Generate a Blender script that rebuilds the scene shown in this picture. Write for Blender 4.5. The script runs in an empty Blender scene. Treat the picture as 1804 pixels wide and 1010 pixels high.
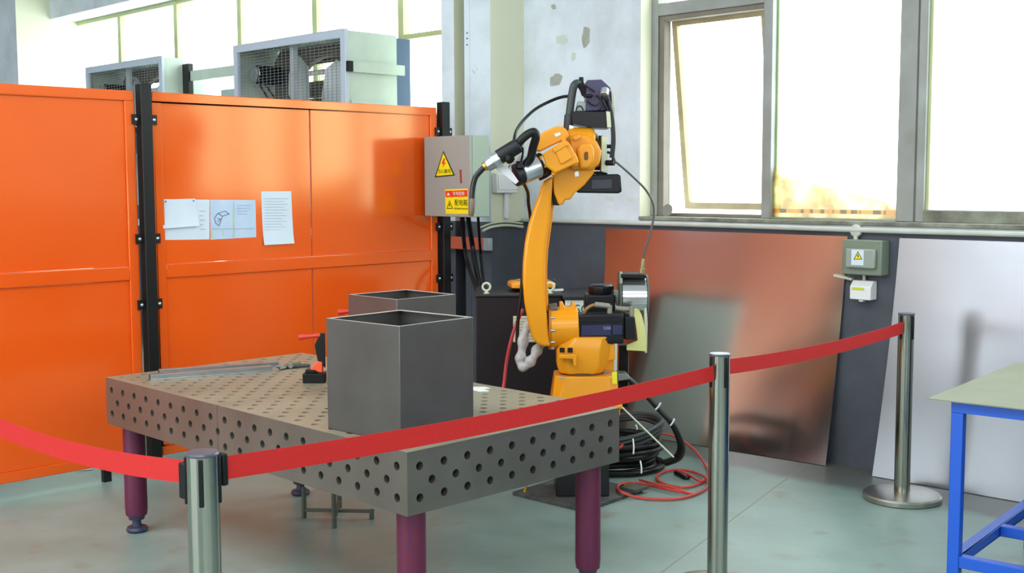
import bpy, bmesh, math, random
from mathutils import Vector, Matrix
random.seed(7)
S = bpy.context.scene
COL = S.collection
PI = math.pi

# ------------------------------------------------------------------ camera
R = ((0.7108721355, -0.7033131107, -0.0033875188),
     (-0.0645660571, -0.0604623605, -0.9960800807),
     (0.7003513627, 0.7083042929, -0.0883911618))
CAM = Vector((-2.25320885, -2.73670854, 1.4906371))
FPX = 2075.328
cd = bpy.data.cameras.new('camera'); co = bpy.data.objects.new('camera', cd); COL.objects.link(co)
cd.sensor_width = 36; cd.lens = FPX / 1804 * 36; cd.clip_start = .05; cd.clip_end = 200
Mx = Matrix(((R[0][0], -R[1][0], -R[2][0], CAM[0]), (R[0][1], -R[1][1], -R[2][1], CAM[1]),
             (R[0][2], -R[1][2], -R[2][2], CAM[2]), (0, 0, 0, 1)))
co.matrix_world = Mx
S.camera = co

# ------------------------------------------------------------------ sky, daylight and lamps
W = bpy.data.worlds.new('sky'); S.world = W; W.use_nodes = True
bg = W.node_tree.nodes['Background']; bg.inputs[0].default_value = (.93, .97, 1, 1); bg.inputs[1].default_value = 4.0
S.view_settings.view_transform = 'Standard'; S.view_settings.look = 'None'
S.view_settings.exposure = 0.6; S.view_settings.gamma = 1; S.view_settings.use_curve_mapping = False

def area(name, loc, rot, sx, sy, energy=0, portal=False, color=(1, 1, 1)):
    l = bpy.data.lights.new(name, 'AREA'); l.shape = 'RECTANGLE'; l.size = sx; l.size_y = sy; l.energy = energy; l.color = color
    if portal: l.cycles.is_portal = True
    o = bpy.data.objects.new(name, l); COL.objects.link(o); o.location = loc; o.rotation_euler = rot
    return o
# daylight enters through the window openings (portals only steer the sampling of the sky)
area('daylight_right_windows', (3.46, 0.03, 2.44), (0, PI / 2, 0), 2.3, 3.5, portal=True)
area('daylight_rear_windows', (3.42, 6.3, 2.3), (0, PI / 2, 0), 2.0, 6.2, portal=True)
area('daylight_hall_openings', (-8.97, 1.15, 2.6), (0, -PI / 2, 0), 4.0, 7.5, portal=True)
area('daylight_added_front_windows', (-3, -8.97, 3.5), (PI / 2, 0, 0), 10, 2.1, portal=True)  # front windows out of view, added for fill light
area('daylight_added_roof_opening', (-3.4, 0.5, 5.19), (0, 0, 0), 3.0, 13, portal=True)  # roof opening added out of view to light the table from above

# ------------------------------------------------------------------ pixel helpers: a viewing ray met with a plane of the room
def ray(u, v):
    a, b = (u - 902) / FPX, (v - 505) / FPX
    return Vector((R[0][i] * a + R[1][i] * b + R[2][i] for i in range(3)))
def onx(u, v, x): d = ray(u, v); return CAM + d * ((x - CAM.x) / d.x)
def ony(u, v, y): d = ray(u, v); return CAM + d * ((y - CAM.y) / d.y)
def onz(u, v, z=0): d = ray(u, v); return CAM + d * ((z - CAM.z) / d.z)
FH = Vector((.70310342, .7110876, 0)); RH = Vector((.7110876, -.70310342, 0)); UP = Vector((0, 0, 1))
D0 = 5.542                                       # horizontal distance of the robot's axis
def P(u, v, dy=0):                               # point at the robot's distance + dy
    d = ray(u, v); return CAM + d * ((D0 + dy) / d.dot(FH))
def WY(u, x, v=250): return onx(u, v, x).y

# ------------------------------------------------------------------ materials
def lin(c): return tuple(((x / 255) / 12.92 if x / 255 <= .04045 else ((x / 255 + .055) / 1.055) ** 2.4) for x in c) + (1,)
MATS = {}
def mat(name, rgb, rough=.5, metal=0, rgb2=None, scale=8, bump=0, bscale=None, spec=.5, amount=.5, stretch=None, coat=0, aniso=0, tint=None):
    m = bpy.data.materials.new(name); m.use_nodes = True; nt = m.node_tree; b = nt.nodes['Principled BSDF']
    b.inputs['Base Color'].default_value = lin(rgb); b.inputs['Roughness'].default_value = rough; b.inputs['Metallic'].default_value = metal
    b.inputs['Specular IOR Level'].default_value = spec; b.inputs['Coat Weight'].default_value = coat
    if tint: b.inputs['Specular Tint'].default_value = tint + (1,)
    if aniso: b.inputs['Anisotropic'].default_value = aniso
    tc = nt.nodes.new('ShaderNodeTexCoord'); mp = nt.nodes.new('ShaderNodeMapping'); nt.links.new(tc.outputs['Object'], mp.inputs[0])
    if stretch: mp.inputs['Scale'].default_value = stretch
    if rgb2:
        n = nt.nodes.new('ShaderNodeTexNoise'); n.inputs['Scale'].default_value = scale; n.inputs['Detail'].default_value = 6
        nt.links.new(mp.outputs[0], n.inputs[0])
        r = nt.nodes.new('ShaderNodeValToRGB'); r.color_ramp.elements[0].position = .5 - amount / 2; r.color_ramp.elements[1].position = .5 + amount / 2
        r.color_ramp.elements[0].color = lin(rgb); r.color_ramp.elements[1].color = lin(rgb2)
        nt.links.new(n.outputs['Fac'], r.inputs[0]); nt.links.new(r.outputs[0], b.inputs['Base Color'])
    if bump:
        n = nt.nodes.new('ShaderNodeTexNoise'); n.inputs['Scale'].default_value = bscale or scale; n.inputs['Detail'].default_value = 4
        nt.links.new(mp.outputs[0], n.inputs[0]); bp = nt.nodes.new('ShaderNodeBump'); bp.inputs['Strength'].default_value = bump; bp.inputs['Distance'].default_value = .02
        nt.links.new(n.outputs['Fac'], bp.inputs['Height']); nt.links.new(bp.outputs[0], b.inputs['Normal'])
    MATS[name] = m; return m
def emit_free_glass(name, tint=(.96, 1, .98)):
    m = bpy.data.materials.new(name); m.use_nodes = True; nt = m.node_tree; nt.nodes.clear()
    o = nt.nodes.new('ShaderNodeOutputMaterial'); mx = nt.nodes.new('ShaderNodeMixShader'); t = nt.nodes.new('ShaderNodeBsdfTransparent'); g = nt.nodes.new('ShaderNodeBsdfGlossy')
    t.inputs[0].default_value = tint + (1,); g.inputs['Roughness'].default_value = .05; f = nt.nodes.new('ShaderNodeFresnel'); f.inputs[0].default_value = 1.45
    ge = nt.nodes.new('ShaderNodeNewGeometry'); iv = nt.nodes.new('ShaderNodeMath'); iv.operation = 'SUBTRACT'; iv.inputs[0].default_value = 1; nt.links.new(ge.outputs['Backfacing'], iv.inputs[1])
    mu = nt.nodes.new('ShaderNodeMath'); mu.operation = 'MULTIPLY'; nt.links.new(f.outputs[0], mu.inputs[0]); nt.links.new(iv.outputs[0], mu.inputs[1])
    nt.links.new(mu.outputs[0], mx.inputs[0]); nt.links.new(t.outputs[0], mx.inputs[1]); nt.links.new(g.outputs[0], mx.inputs[2]); nt.links.new(mx.outputs[0], o.inputs[0])
    MATS[name] = m; return m

steel = mat('grey_table_steel', (112, 106, 98), .42, .75, (140, 136, 128), 3, .05, 30, amount=.6)
tabletop = mat('beige_table_top', (156, 148, 126), .42, .15, (126, 118, 98), 3, amount=.6)  # top lighter and less metallic than the table sides
darkmetal = mat('hole_shade_motor_black', (9, 9, 9), .8, spec=.1)  # black of the fan motor, also painted in for shade inside table holes
boxsteel = mat('mill_steel_sheet', (112, 110, 107), .38, .7, (98, 94, 90), 5, amount=.5)
rust = mat('rust', (120, 75, 50), .8)
stainless = mat('brushed_stainless', (190, 186, 184), .2, 1, (182, 178, 176), 2, .03, 2.2)
stainless2 = mat('bright_sheet_steel', (186, 190, 196), .3, 1, (178, 182, 190), 2, .05, 2.0)
chrome = mat('polished_tube', (164, 163, 152), .14, 1)
basem = mat('brushed_base', (176, 174, 166), .3, 1)
alu = mat('bare_aluminium', (172, 178, 180), .35, .9, (158, 164, 166), 6)
galv = mat('galvanized_sheet', (176, 182, 186), .45, .35, (196, 202, 206), 10, amount=.4)
galv_green = mat('pale_green_side_sheet', (196, 212, 196), .5, .1, (180, 196, 184), 5, amount=.5)
white_galv = mat('fan_rim_sheet', (190, 200, 214), .45, .2)
blue_flange = mat('blue_flange', (50, 80, 112), .5)
orange = mat('orange_powder_coat', (240, 92, 26), .15, 0, (234, 87, 23), 2, .02, 3, spec=1.0, tint=(1, .95, .45))
black = mat('black_paint', (17, 19, 19), .4, spec=.35)
blackp = mat('black_plastic', (13, 13, 14), .5, spec=.3)
rubber = mat('black_rubber_hose', (20, 22, 22), .45, spec=.35)
cable = mat('black_cable', (15, 16, 18), .35, spec=.35)
red_hose = mat('red_hose', (200, 62, 52), .4)
red = mat('red_belt_fabric', (198, 24, 20), .7, 0, (188, 20, 18), 90, .05, 300)
redplastic = mat('red_grip', (205, 50, 40), .35)
yellow = mat('yellow_robot_paint', (234, 154, 24), .25, 0, (228, 148, 22), 3, spec=.6, tint=(1, .9, .6))
yellowd = mat('yellow_sticker', (236, 226, 40), .5)
white = mat('white_plastic', (226, 228, 226), .45)
whitepaint = mat('white_painted_steel', (215, 218, 222), .4)
cream = mat('ivory_plastic', (200, 205, 180), .5)
paper = mat('paper', (206, 220, 232), .8, 0, (214, 226, 236), 12)
paper2 = mat('drawing_paper', (176, 200, 226), .8, 0, (196, 212, 232), 9)
ink = mat('ink', (70, 92, 116), .8)
inklight = mat('light_ink', (150, 166, 180), .8)
highl = mat('highlighter', (206, 214, 120), .8)
purple = mat('leg_paint_purple', (104, 16, 32), .5, 0, (72, 22, 72), 90, amount=.4)
greybox = mat('grey_box_enamel', (150, 152, 146), .5)
greenbox = mat('grey_green_enamel', (146, 162, 144), .5)
greenbox2 = mat('db_enamel', (118, 130, 112), .45)
feederc = mat('violet_grey_case', (62, 58, 88), .5)
motorc = mat('motor_black', (13, 13, 19), .36, spec=.35)
motorlab = mat('motor_label', (34, 34, 74), .4)
silver = mat('machined_aluminium', (205, 210, 214), .28, .85)
brass = mat('brass', (196, 164, 70), .3, .9)
nozzle = mat('scorched_copper', (120, 108, 92), .5, .6)
cabinetm = mat('cabinet_black', (28, 19, 22), .5, spec=.3)
cabtop = mat('cabinet_top_black', (34, 36, 38), .4, spec=.4)
vent = mat('beige_vent', (196, 190, 166), .6)
bluep = mat('blue_frame_paint', (16, 82, 190), .4)
topsheet = mat('work_sheet', (134, 138, 112), .7, 0, (122, 126, 104), 4, .0)
plastwrap = mat('clear_wrap', (190, 190, 186), .25, 0, (160, 160, 160), 30, .5, 40)
olive = mat('dark_green_steel', (76, 82, 70), .6)
duct = mat('trunking', (198, 202, 196), .5, 0, (180, 184, 172), 8)
ywarn = mat('warning_yellow', (238, 222, 20), .5)
rwarn = mat('warning_red', (226, 54, 30), .5)
bwarn = mat('warning_black', (52, 52, 14), .5)
winframe = mat('aged_window_aluminium', (158, 162, 160), .5, .2, (136, 138, 130), 5, amount=.5)
wingreen = mat('aged_window_paint', (196, 204, 150), .6, 0, (172, 176, 130), 4)
sash_wood = mat('aged_sash', (180, 168, 128), .6, 0, (150, 134, 104), 6)
sillm = mat('dirty_sill', (150, 154, 138), .8, 0, (98, 98, 84), 9, .3, 30, amount=.4)
yellow_card = mat('pale_yellow_card', (206, 204, 130), .6)
glass = emit_free_glass('window_glass')
anch = mat('grey_abrasive', (130, 130, 122), .8)

def wall_material():
    """lime paint, bluish white with patches of bare grey plaster; dark oil paint as a dado below 1.24 m"""
    m = bpy.data.materials.new('wall_paint'); m.use_nodes = True; nt = m.node_tree; N = nt.nodes; L = nt.links; b = N['Principled BSDF']
    b.inputs['Roughness'].default_value = .7
    g = N.new('ShaderNodeNewGeometry'); sp = N.new('ShaderNodeSeparateXYZ'); L.new(g.outputs['Position'], sp.inputs[0])
    n1 = N.new('ShaderNodeTexNoise'); n1.inputs['Scale'].default_value = 2.6; n1.inputs['Detail'].default_value = 9; n1.inputs['Roughness'].default_value = .6; L.new(g.outputs['Position'], n1.inputs[0])
    up = N.new('ShaderNodeValToRGB'); e = up.color_ramp.elements; e[0].position = .36; e[0].color = lin((196, 204, 208)); e[1].position = .6; e[1].color = lin((216, 224, 232)); L.new(n1.outputs['Fac'], up.inputs[0])
    # bare patches
    n2 = N.new('ShaderNodeTexNoise'); n2.inputs['Scale'].default_value = 3.2; n2.inputs['Detail'].default_value = 5; n2.inputs['Distortion'].default_value = .3; L.new(g.outputs['Position'], n2.inputs[0])
    pr_ = N.new('ShaderNodeValToRGB'); pr_.color_ramp.elements[0].position = .70; pr_.color_ramp.elements[1].position = .72; L.new(n2.outputs['Fac'], pr_.inputs[0])
    mx = N.new('ShaderNodeMixRGB'); L.new(pr_.outputs[0], mx.inputs[0]); L.new(up.outputs[0], mx.inputs[1]); mx.inputs[2].default_value = lin((168, 172, 164))
    # yellowish light painted as cream tint on the faces that look along the wall
    sn = N.new('ShaderNodeSeparateXYZ'); L.new(g.outputs['True Normal'], sn.inputs[0])
    ab = N.new('ShaderNodeMath'); ab.operation = 'ABSOLUTE'; L.new(sn.outputs['Y'], ab.inputs[0]); gt = N.new('ShaderNodeMath'); gt.operation = 'GREATER_THAN'; gt.inputs[1].default_value = .7; L.new(ab.outputs[0], gt.inputs[0])
    mc = N.new('ShaderNodeMixRGB'); L.new(gt.outputs[0], mc.inputs[0]); L.new(mx.outputs[0], mc.inputs[1]); mc.inputs[2].default_value = lin((214, 216, 190))
    # dado
    low = N.new('ShaderNodeValToRGB'); e = low.color_ramp.elements; e[0].position = .35; e[0].color = lin((66, 70, 78)); e[1].position = .7; e[1].color = lin((84, 88, 98)); L.new(n1.outputs['Fac'], low.inputs[0])
    n3 = N.new('ShaderNodeTexNoise'); n3.inputs['Scale'].default_value = 9; L.new(g.outputs['Position'], n3.inputs[0])
    c3 = N.new('ShaderNodeValToRGB'); c3.color_ramp.elements[0].position = .77; c3.color_ramp.elements[1].position = .78; L.new(n3.outputs['Fac'], c3.inputs[0])
    ml = N.new('ShaderNodeMixRGB'); L.new(c3.outputs[0], ml.inputs[0]); L.new(low.outputs[0], ml.inputs[1]); ml.inputs[2].default_value = lin((180, 184, 188))
    z = N.new('ShaderNodeMath'); z.operation = 'LESS_THAN'; z.inputs[1].default_value = 1.235; L.new(sp.outputs['Z'], z.inputs[0])
    fin = N.new('ShaderNodeMixRGB'); L.new(z.outputs[0], fin.inputs[0]); L.new(mc.outputs[0], fin.inputs[1]); L.new(ml.outputs[0], fin.inputs[2]); L.new(fin.outputs[0], b.inputs['Base Color'])
    bp = N.new('ShaderNodeBump'); bp.inputs['Strength'].default_value = .25; bp.inputs['Distance'].default_value = .01; L.new(n1.outputs['Fac'], bp.inputs['Height']); L.new(bp.outputs[0], b.inputs['Normal'])
    return m
wallm = wall_material()
hallm = mat('hall_wall_paint', (200, 204, 204), .8)
ceilm = mat('ceiling_paint', (205, 208, 210), .8)

def floor_material():
    m = bpy.data.materials.new('floor_paint'); m.use_nodes = True; nt = m.node_tree; N = nt.nodes; L = nt.links; b = N['Principled BSDF']
    g = N.new('ShaderNodeNewGeometry')
    n1 = N.new('ShaderNodeTexNoise'); n1.inputs['Scale'].default_value = 1.6; n1.inputs['Detail'].default_value = 8; n1.inputs['Roughness'].default_value = .62; L.new(g.outputs['Position'], n1.inputs[0])
    r = N.new('ShaderNodeValToRGB'); e = r.color_ramp.elements; e[0].position = .3; e[0].color = lin((112, 134, 126)); e[1].position = .68; e[1].color = lin((142, 164, 158))
    L.new(n1.outputs['Fac'], r.inputs[0])
    n2 = N.new('ShaderNodeTexNoise'); n2.inputs['Scale'].default_value = 5; n2.inputs['Detail'].default_value = 8; L.new(g.outputs['Position'], n2.inputs[0])
    r2 = N.new('ShaderNodeValToRGB'); r2.color_ramp.elements[0].position = .6; r2.color_ramp.elements[1].position = .8; L.new(n2.outputs['Fac'], r2.inputs[0])
    mx = N.new('ShaderNodeMixRGB'); L.new(r2.outputs[0], mx.inputs[0]); L.new(r.outputs[0], mx.inputs[1]); mx.inputs[2].default_value = lin((124, 118, 100))
    # unpainted dark concrete strip along the window wall
    sp = N.new('ShaderNodeSeparateXYZ'); L.new(g.outputs['Position'], sp.inputs[0])
    ad = N.new('ShaderNodeMath'); ad.operation = 'MULTIPLY_ADD'; L.new(n2.outputs['Fac'], ad.inputs[0]); ad.inputs[1].default_value = .22; L.new(sp.outputs['X'], ad.inputs[2])
    gt = N.new('ShaderNodeMapRange'); gt.inputs['From Min'].default_value = 2.9; gt.inputs['From Max'].default_value = 3.02; L.new(ad.outputs[0], gt.inputs['Value'])
    m2 = N.new('ShaderNodeMixRGB'); L.new(gt.outputs[0], m2.inputs[0]); L.new(mx.outputs[0], m2.inputs[1]); m2.inputs[2].default_value = lin((96, 100, 96))
    # a joint in the floor
    w = N.new('ShaderNodeMath'); w.operation = 'MULTIPLY_ADD'; L.new(sp.outputs['X'], w.inputs[0]); w.inputs[1].default_value = -.28; L.new(sp.outputs['Y'], w.inputs[2])
    w2 = N.new('ShaderNodeMath'); w2.operation = 'ADD'; L.new(w.outputs[0], w2.inputs[0]); w2.inputs[1].default_value = .36
    w3 = N.new('ShaderNodeMath'); w3.operation = 'ABSOLUTE'; L.new(w2.outputs[0], w3.inputs[0]); w4 = N.new('ShaderNodeMath'); w4.operation = 'LESS_THAN'; w4.inputs[1].default_value = .004; L.new(w3.outputs[0], w4.inputs[0])
    m3 = N.new('ShaderNodeMixRGB'); L.new(w4.outputs[0], m3.inputs[0]); L.new(m2.outputs[0], m3.inputs[1]); m3.inputs[2].default_value = lin((112, 116, 96)); L.new(m3.outputs[0], b.inputs['Base Color'])
    rr = N.new('ShaderNodeMapRange'); rr.inputs['To Min'].default_value = .28; rr.inputs['To Max'].default_value = .5; L.new(n1.outputs['Fac'], rr.inputs['Value']); L.new(rr.outputs[0], b.inputs['Roughness'])
    bp = N.new('ShaderNodeBump'); bp.inputs['Strength'].default_value = .08; bp.inputs['Distance'].default_value = .01; L.new(n2.outputs['Fac'], bp.inputs['Height']); L.new(bp.outputs[0], b.inputs['Normal'])
    return m
floorm = floor_material()

# ------------------------------------------------------------------ mesh builder
class MB:
    def __init__(s): s.bm = bmesh.new(); s.mi = 0
    def _f(s, vs):
        try: f = s.bm.faces.new(vs); f.material_index = s.mi; return f
        except ValueError: return None
    def box(s, x0, x1, y0, y1, z0, z1, M=None):
        c = [(x, y, z) for x in (x0, x1) for y in (y0, y1) for z in (z0, z1)]
        v = [s.bm.verts.new((M @ Vector(p)) if M else p) for p in c]
        for q in ((0, 1, 3, 2), (4, 6, 7, 5), (0, 4, 5, 1), (2, 3, 7, 6), (0, 2, 6, 4), (1, 5, 7, 3)): s._f([v[i] for i in q])
        return s
    def bar(s, a, b, w, h, up=UP):               # square bar from a to b
        a = Vector(a); b = Vector(b); d = (b - a).normalized(); r = d.cross(up)
        if r.length < 1e-4: r = d.cross(Vector((1, 0, 0)))
        r.normalize(); t = r.cross(d).normalized()
        M = Matrix(((d.x, r.x, t.x, a.x), (d.y, r.y, t.y, a.y), (d.z, r.z, t.z, a.z), (0, 0, 0, 1)))
        return s.box(0, (b - a).length, -w / 2, w / 2, -h / 2, h / 2, M)
    def prism(s, pts, off):                      # closed outline (3D points) extruded by a vector
        off = Vector(off); A = [s.bm.verts.new(Vector(p)) for p in pts]; B = [s.bm.verts.new(Vector(p) + off) for p in pts]; n = len(pts)
        s._f(A[::-1]); s._f(B)
        for i in range(n): s._f([A[i], A[(i + 1) % n], B[(i + 1) % n], B[i]])
        return s
    def loft(s, rings, caps=True, closed=True):
        Rn = [[s.bm.verts.new(p) for p in r] for r in rings]
        for a, b in zip(Rn, Rn[1:]):
            n = len(a)
            for i in range(n if closed else n - 1): s._f([a[i], a[(i + 1) % n], b[(i + 1) % n], b[i]])
        if caps: s._f(Rn[0][::-1]); s._f(Rn[-1])
        return s
    def lathe(s, a, axis, prof, n=28):           # prof: (distance along axis, radius)
        a = Vector(a); d = Vector(axis).normalized(); r = d.orthogonal().normalized(); t = d.cross(r)
        rings = [[a + d * h + (r * math.cos(2 * PI * k / n) + t * math.sin(2 * PI * k / n)) * max(q, 1e-4) for k in range(n)] for h, q in prof]
        return s.loft(rings)
    def cyl(s, a, b, r, r2=None, n=24):
        a = Vector(a); b = Vector(b); return s.lathe(a, b - a, [(0, r), ((b - a).length, r if r2 is None else r2)], n)
    def tube(s, pts, r, n=8, smooth=6, closed=False):
        p = [Vector(q) for q in pts]
        if smooth > 1: p = crom(p, smooth, closed)
        rings = []; m = len(p); prev = None
        for i in range(m):
            if closed: d = p[(i + 1) % m] - p[(i - 1) % m]
            else: d = p[min(i + 1, m - 1)] - p[max(i - 1, 0)]
            d.normalize()
            if prev is None: x = d.orthogonal().normalized()
            else: x = (prev - d * prev.dot(d)).normalized()
            prev = x; y = d.cross(x)
            rr = r(i / (m - 1)) if callable(r) else r
            rings.append([p[i] + (x * math.cos(2 * PI * k / n) + y * math.sin(2 * PI * k / n)) * rr for k in range(n)])
        if closed: rings.append(rings[0]); return s.loft(rings, False)
        return s.loft(rings)
    def quad(s, a, b, c, d): s._f([s.bm.verts.new(Vector(q)) for q in (a, b, c, d)]); return s
    def build(s, name, m, parent=None, bevel=0, seg=2, angle=35):
        bmesh.ops.remove_doubles(s.bm, verts=s.bm.verts, dist=1e-6)
        bmesh.ops.recalc_face_normals(s.bm, faces=s.bm.faces)
        for f in s.bm.faces: f.smooth = True
        for e in s.bm.edges:
            if len(e.link_faces) != 2 or e.calc_face_angle(0) > math.radians(angle): e.smooth = False
        me = bpy.data.meshes.new(name); s.bm.to_mesh(me); s.bm.free()
        for k in (m if isinstance(m, (list, tuple)) else [m]): me.materials.append(k)
        o = bpy.data.objects.new(name, me); COL.objects.link(o)
        if parent is not None: attach(o, parent)
        if bevel:
            b = o.modifiers.new('bevel', 'BEVEL'); b.width = bevel; b.segments = seg; b.limit_method = 'ANGLE'; b.angle_limit = math.radians(angle); b.harden_normals = False
        return o
def crom(p, k, closed=False):
    out = []; n = len(p)
    for i in range(n if closed else n - 1):
        a = p[(i - 1) % n] if closed or i > 0 else p[0] * 2 - p[1]
        b = p[i]; c = p[(i + 1) % n]
        d = p[(i + 2) % n] if closed or i + 2 < n else p[-1] * 2 - p[-2]
        for j in range(k):
            t = j / k
            out.append(.5 * ((2 * b) + (c - a) * t + (2 * a - 5 * b + 4 * c - d) * t * t + (3 * b - a - 3 * c + d) * t ** 3))
    if not closed: out.append(p[-1].copy())
    return out
def wmat(o):
    m = Matrix.LocRotScale(o.location, o.rotation_euler, o.scale)
    return (wmat(o.parent) @ o.matrix_parent_inverse @ m) if o.parent else m
def attach(o, parent): o.parent = parent; o.matrix_parent_inverse = wmat(parent).inverted()
def tag(o, label, cat, group=None):
    o['label'] = label; o['category'] = cat
    if group: o['group'] = group
    return o
def thing(name, label, cat, loc=(0, 0, 0), group=None):
    o = bpy.data.objects.new(name, None); COL.objects.link(o); o.location = loc; o.empty_display_size = .1
    return tag(o, label, cat, group)
def struct(o): o['kind'] = 'structure'; return o
def copy_tree(o, parent=None):
    c = o.copy(); COL.objects.link(c)
    if parent: c.parent = parent
    for ch in [x for x in bpy.data.objects if x.parent == o]: copy_tree(ch, c)
    return c
def text(body, name, m, parent, size, origin, xdir, ydir, depth=.0006, sx=1):
    c = bpy.data.curves.new(name, 'FONT'); c.body = body; c.size = size; c.align_x = 'CENTER'; c.align_y = 'CENTER'; c.extrude = depth / 2
    t = bpy.data.objects.new(name, c); COL.objects.link(t)
    x = Vector(xdir).normalized(); y = Vector(ydir).normalized(); z = x.cross(y); o = Vector(origin)
    M = Matrix(((x.x * sx, y.x, z.x, o.x), (x.y * sx, y.y, z.y, o.y), (x.z * sx, y.z, z.z, o.z), (0, 0, 0, 1)))
    dg = bpy.context.evaluated_depsgraph_get(); me = bpy.data.meshes.new_from_object(t.evaluated_get(dg)); bpy.data.objects.remove(t)
    me.transform(M); me.materials.clear(); me.materials.append(m)
    ob = bpy.data.objects.new(name, me); COL.objects.link(ob); attach(ob, parent); return ob

# ================================================================== THE ROOM
XW = 3.27; XF = 3.37; XO = 3.51; CE = 5.2
b = MB().box(-9, 3.6, -9, 13, -.1, 0); struct(b.build('floor', floorm))
b = MB(); b.box(-9.2, -4.9, -9.2, 13.2, CE, CE + .15); b.box(-1.9, 3.6, -9.2, 13.2, CE, CE + .15); b.box(-4.9, -1.9, -9.2, -6, CE, CE + .15); b.box(-4.9, -1.9, 7, 13.2, CE, CE + .15)  # middle left open as an added roof light
for y in (-3.4, -.8, 1.8, 4.4): b.box(-4.9, -1.9, y, y + .15, CE, CE + .15)
struct(b.build('ceiling', ceilm))
PY0, PY1, PX = 2.733, 2.925, 2.97           # near pilaster
w = MB()
w.box(XW, XO, -9, 13, 0, 1.27)              # below the sills
w.box(XW, XO, -9, -1.7, 1.27, CE); w.box(PX, XW, -2.3, -1.9, 0, CE); w.box(XW, XO, 1.757, 3.3, 1.27, CE)
w.box(PX, XW, PY0, PY1, 0, CE)              # pilaster, right side face seen
w.box(2.73, XO, 9.47, 10.3, 0, CE)          # far pilaster
w.box(XW, XO, 10.3, 13, 1.27, CE)
w.box(3.08, XO, 3.3, 9.47, 3.19, CE)        # lintel over the rear windows
w.box(XW, XO, -1.7, 1.757, 3.6, CE)
struct(w.build('wall_right', wallm))
b = MB().box(-9, XO, 13, 13.2, 0, CE); struct(b.build('wall_rear', hallm))
b = MB()
b.box(-9.2, -9, -9, 13, 0, .6); b.box(-9.2, -9, -9, 13, 4.6, CE); b.box(-9.2, -9, -9, -2.6, .6, 4.6); b.box(-9.2, -9, 4.9, 13, .6, 4.6)
for y in (-.2, 2.3): b.box(-9.2, -9, y, y + .3, .6, 4.6)
struct(b.build('wall_left', hallm))
b = MB(); b.box(-9, 3.5, -9.2, -9, 4.6, CE); b.box(-9, -8, -9.2, -9, 0, 4.6); b.box(2, 3.5, -9.2, -9, 0, 4.6); b.box(-8, 2, -9.2, -9, 0, 2.4)  # high band left open, an added source of fill light
for x in (-4.7, -1.4): b.box(x, x + .3, -9.2, -9, .6, 4.6)
struct(b.build('wall_front', hallm))

# sill ledge of the right windows, and dirty strip
b = MB().box(3.255, 3.40, -1.7, 1.757, 1.262, 1.283); struct(b.build('trim_1', sillm, bevel=.004))

# --- window 1: top-hung casement, pushed open at the bottom
def frame_rect(mb, x0, x1, y0, y1, z0, z1, t):
    mb.box(x0, x1, y0, y0 + t, z0, z1); mb.box(x0, x1, y1 - t, y1, z0, z1)
    mb.box(x0, x1, y0 + t, y1 - t, z0, z0 + t); mb.box(x0, x1, y0 + t, y1 - t, z1 - t, z1)
def y_at(u, v=200): return onx(u, v, XF).y
ya, yb = y_at(1158), y_at(1343); yc = y_at(1359); yd = y_at(1583); ye = y_at(1618)
TZ0, TZ1 = onx(1165, 28, XF).z, onx(1165, 6, XF).z
w1 = thing('window_1', 'x', 'window', (XF, (ya + yb) / 2, 1.283)); del w1['label'], w1['category']; struct(w1)
b = MB()
b.box(XF, XF + .07, ya, 1.757, 1.283, 3.6)
b.box(XF, XF + .07, yc, yb, 1.283, 3.6)
b.box(XF, XF + .07, yb, ya, TZ0, TZ1); b.box(XF, XF + .07, yb, ya, 3.55, 3.6)
b.build('window_frame', winframe, w1, .004)
b = MB(); b.box(XF + .012, XF + .075, ya - .038, ya, 1.283, TZ0); b.box(XF + .012, XF + .075, yb, ya - .038, TZ0 - .03, TZ0); b.box(XF + .012, XF + .075, yb, ya - .038, 1.283, 1.303); b.build('casement_surround', mat('dark_aged_frame', (128, 124, 112), .6, 0, (106, 98, 84), 5), w1, .003)
b = MB().box(XF + .03, XF + .036, yb, ya, TZ1, 3.55); b.build('upper_pane', glass, w1)
hz = TZ0 - .02; sy0, sy1 = WY(1361, XF + .17), ya - .036; hgt = hz - 1.315; tilt = math.asin(.15 / hgt)
MS = Matrix.Translation((XF + .098, 0, hz)) @ Matrix.Rotation(-tilt, 4, 'Y')
b = MB(); t = .035
b.box(-.015, .02, sy0, sy0 + t, -hgt, 0, MS); b.box(-.015, .02, sy1 - t, sy1, -hgt, 0, MS); b.box(-.015, .02, sy0 + t, sy1 - t, -t, 0, MS); b.box(-.015, .02, sy0 + t, sy1 - t, -hgt, -hgt + t * 1.1, MS)
sash = b.build('open_sash', sash_wood, w1, .003)
b = MB().box(.0, .005, sy0 + t, sy1 - t, -hgt + t, -t, MS); b.build('pane', glass, sash)
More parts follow.
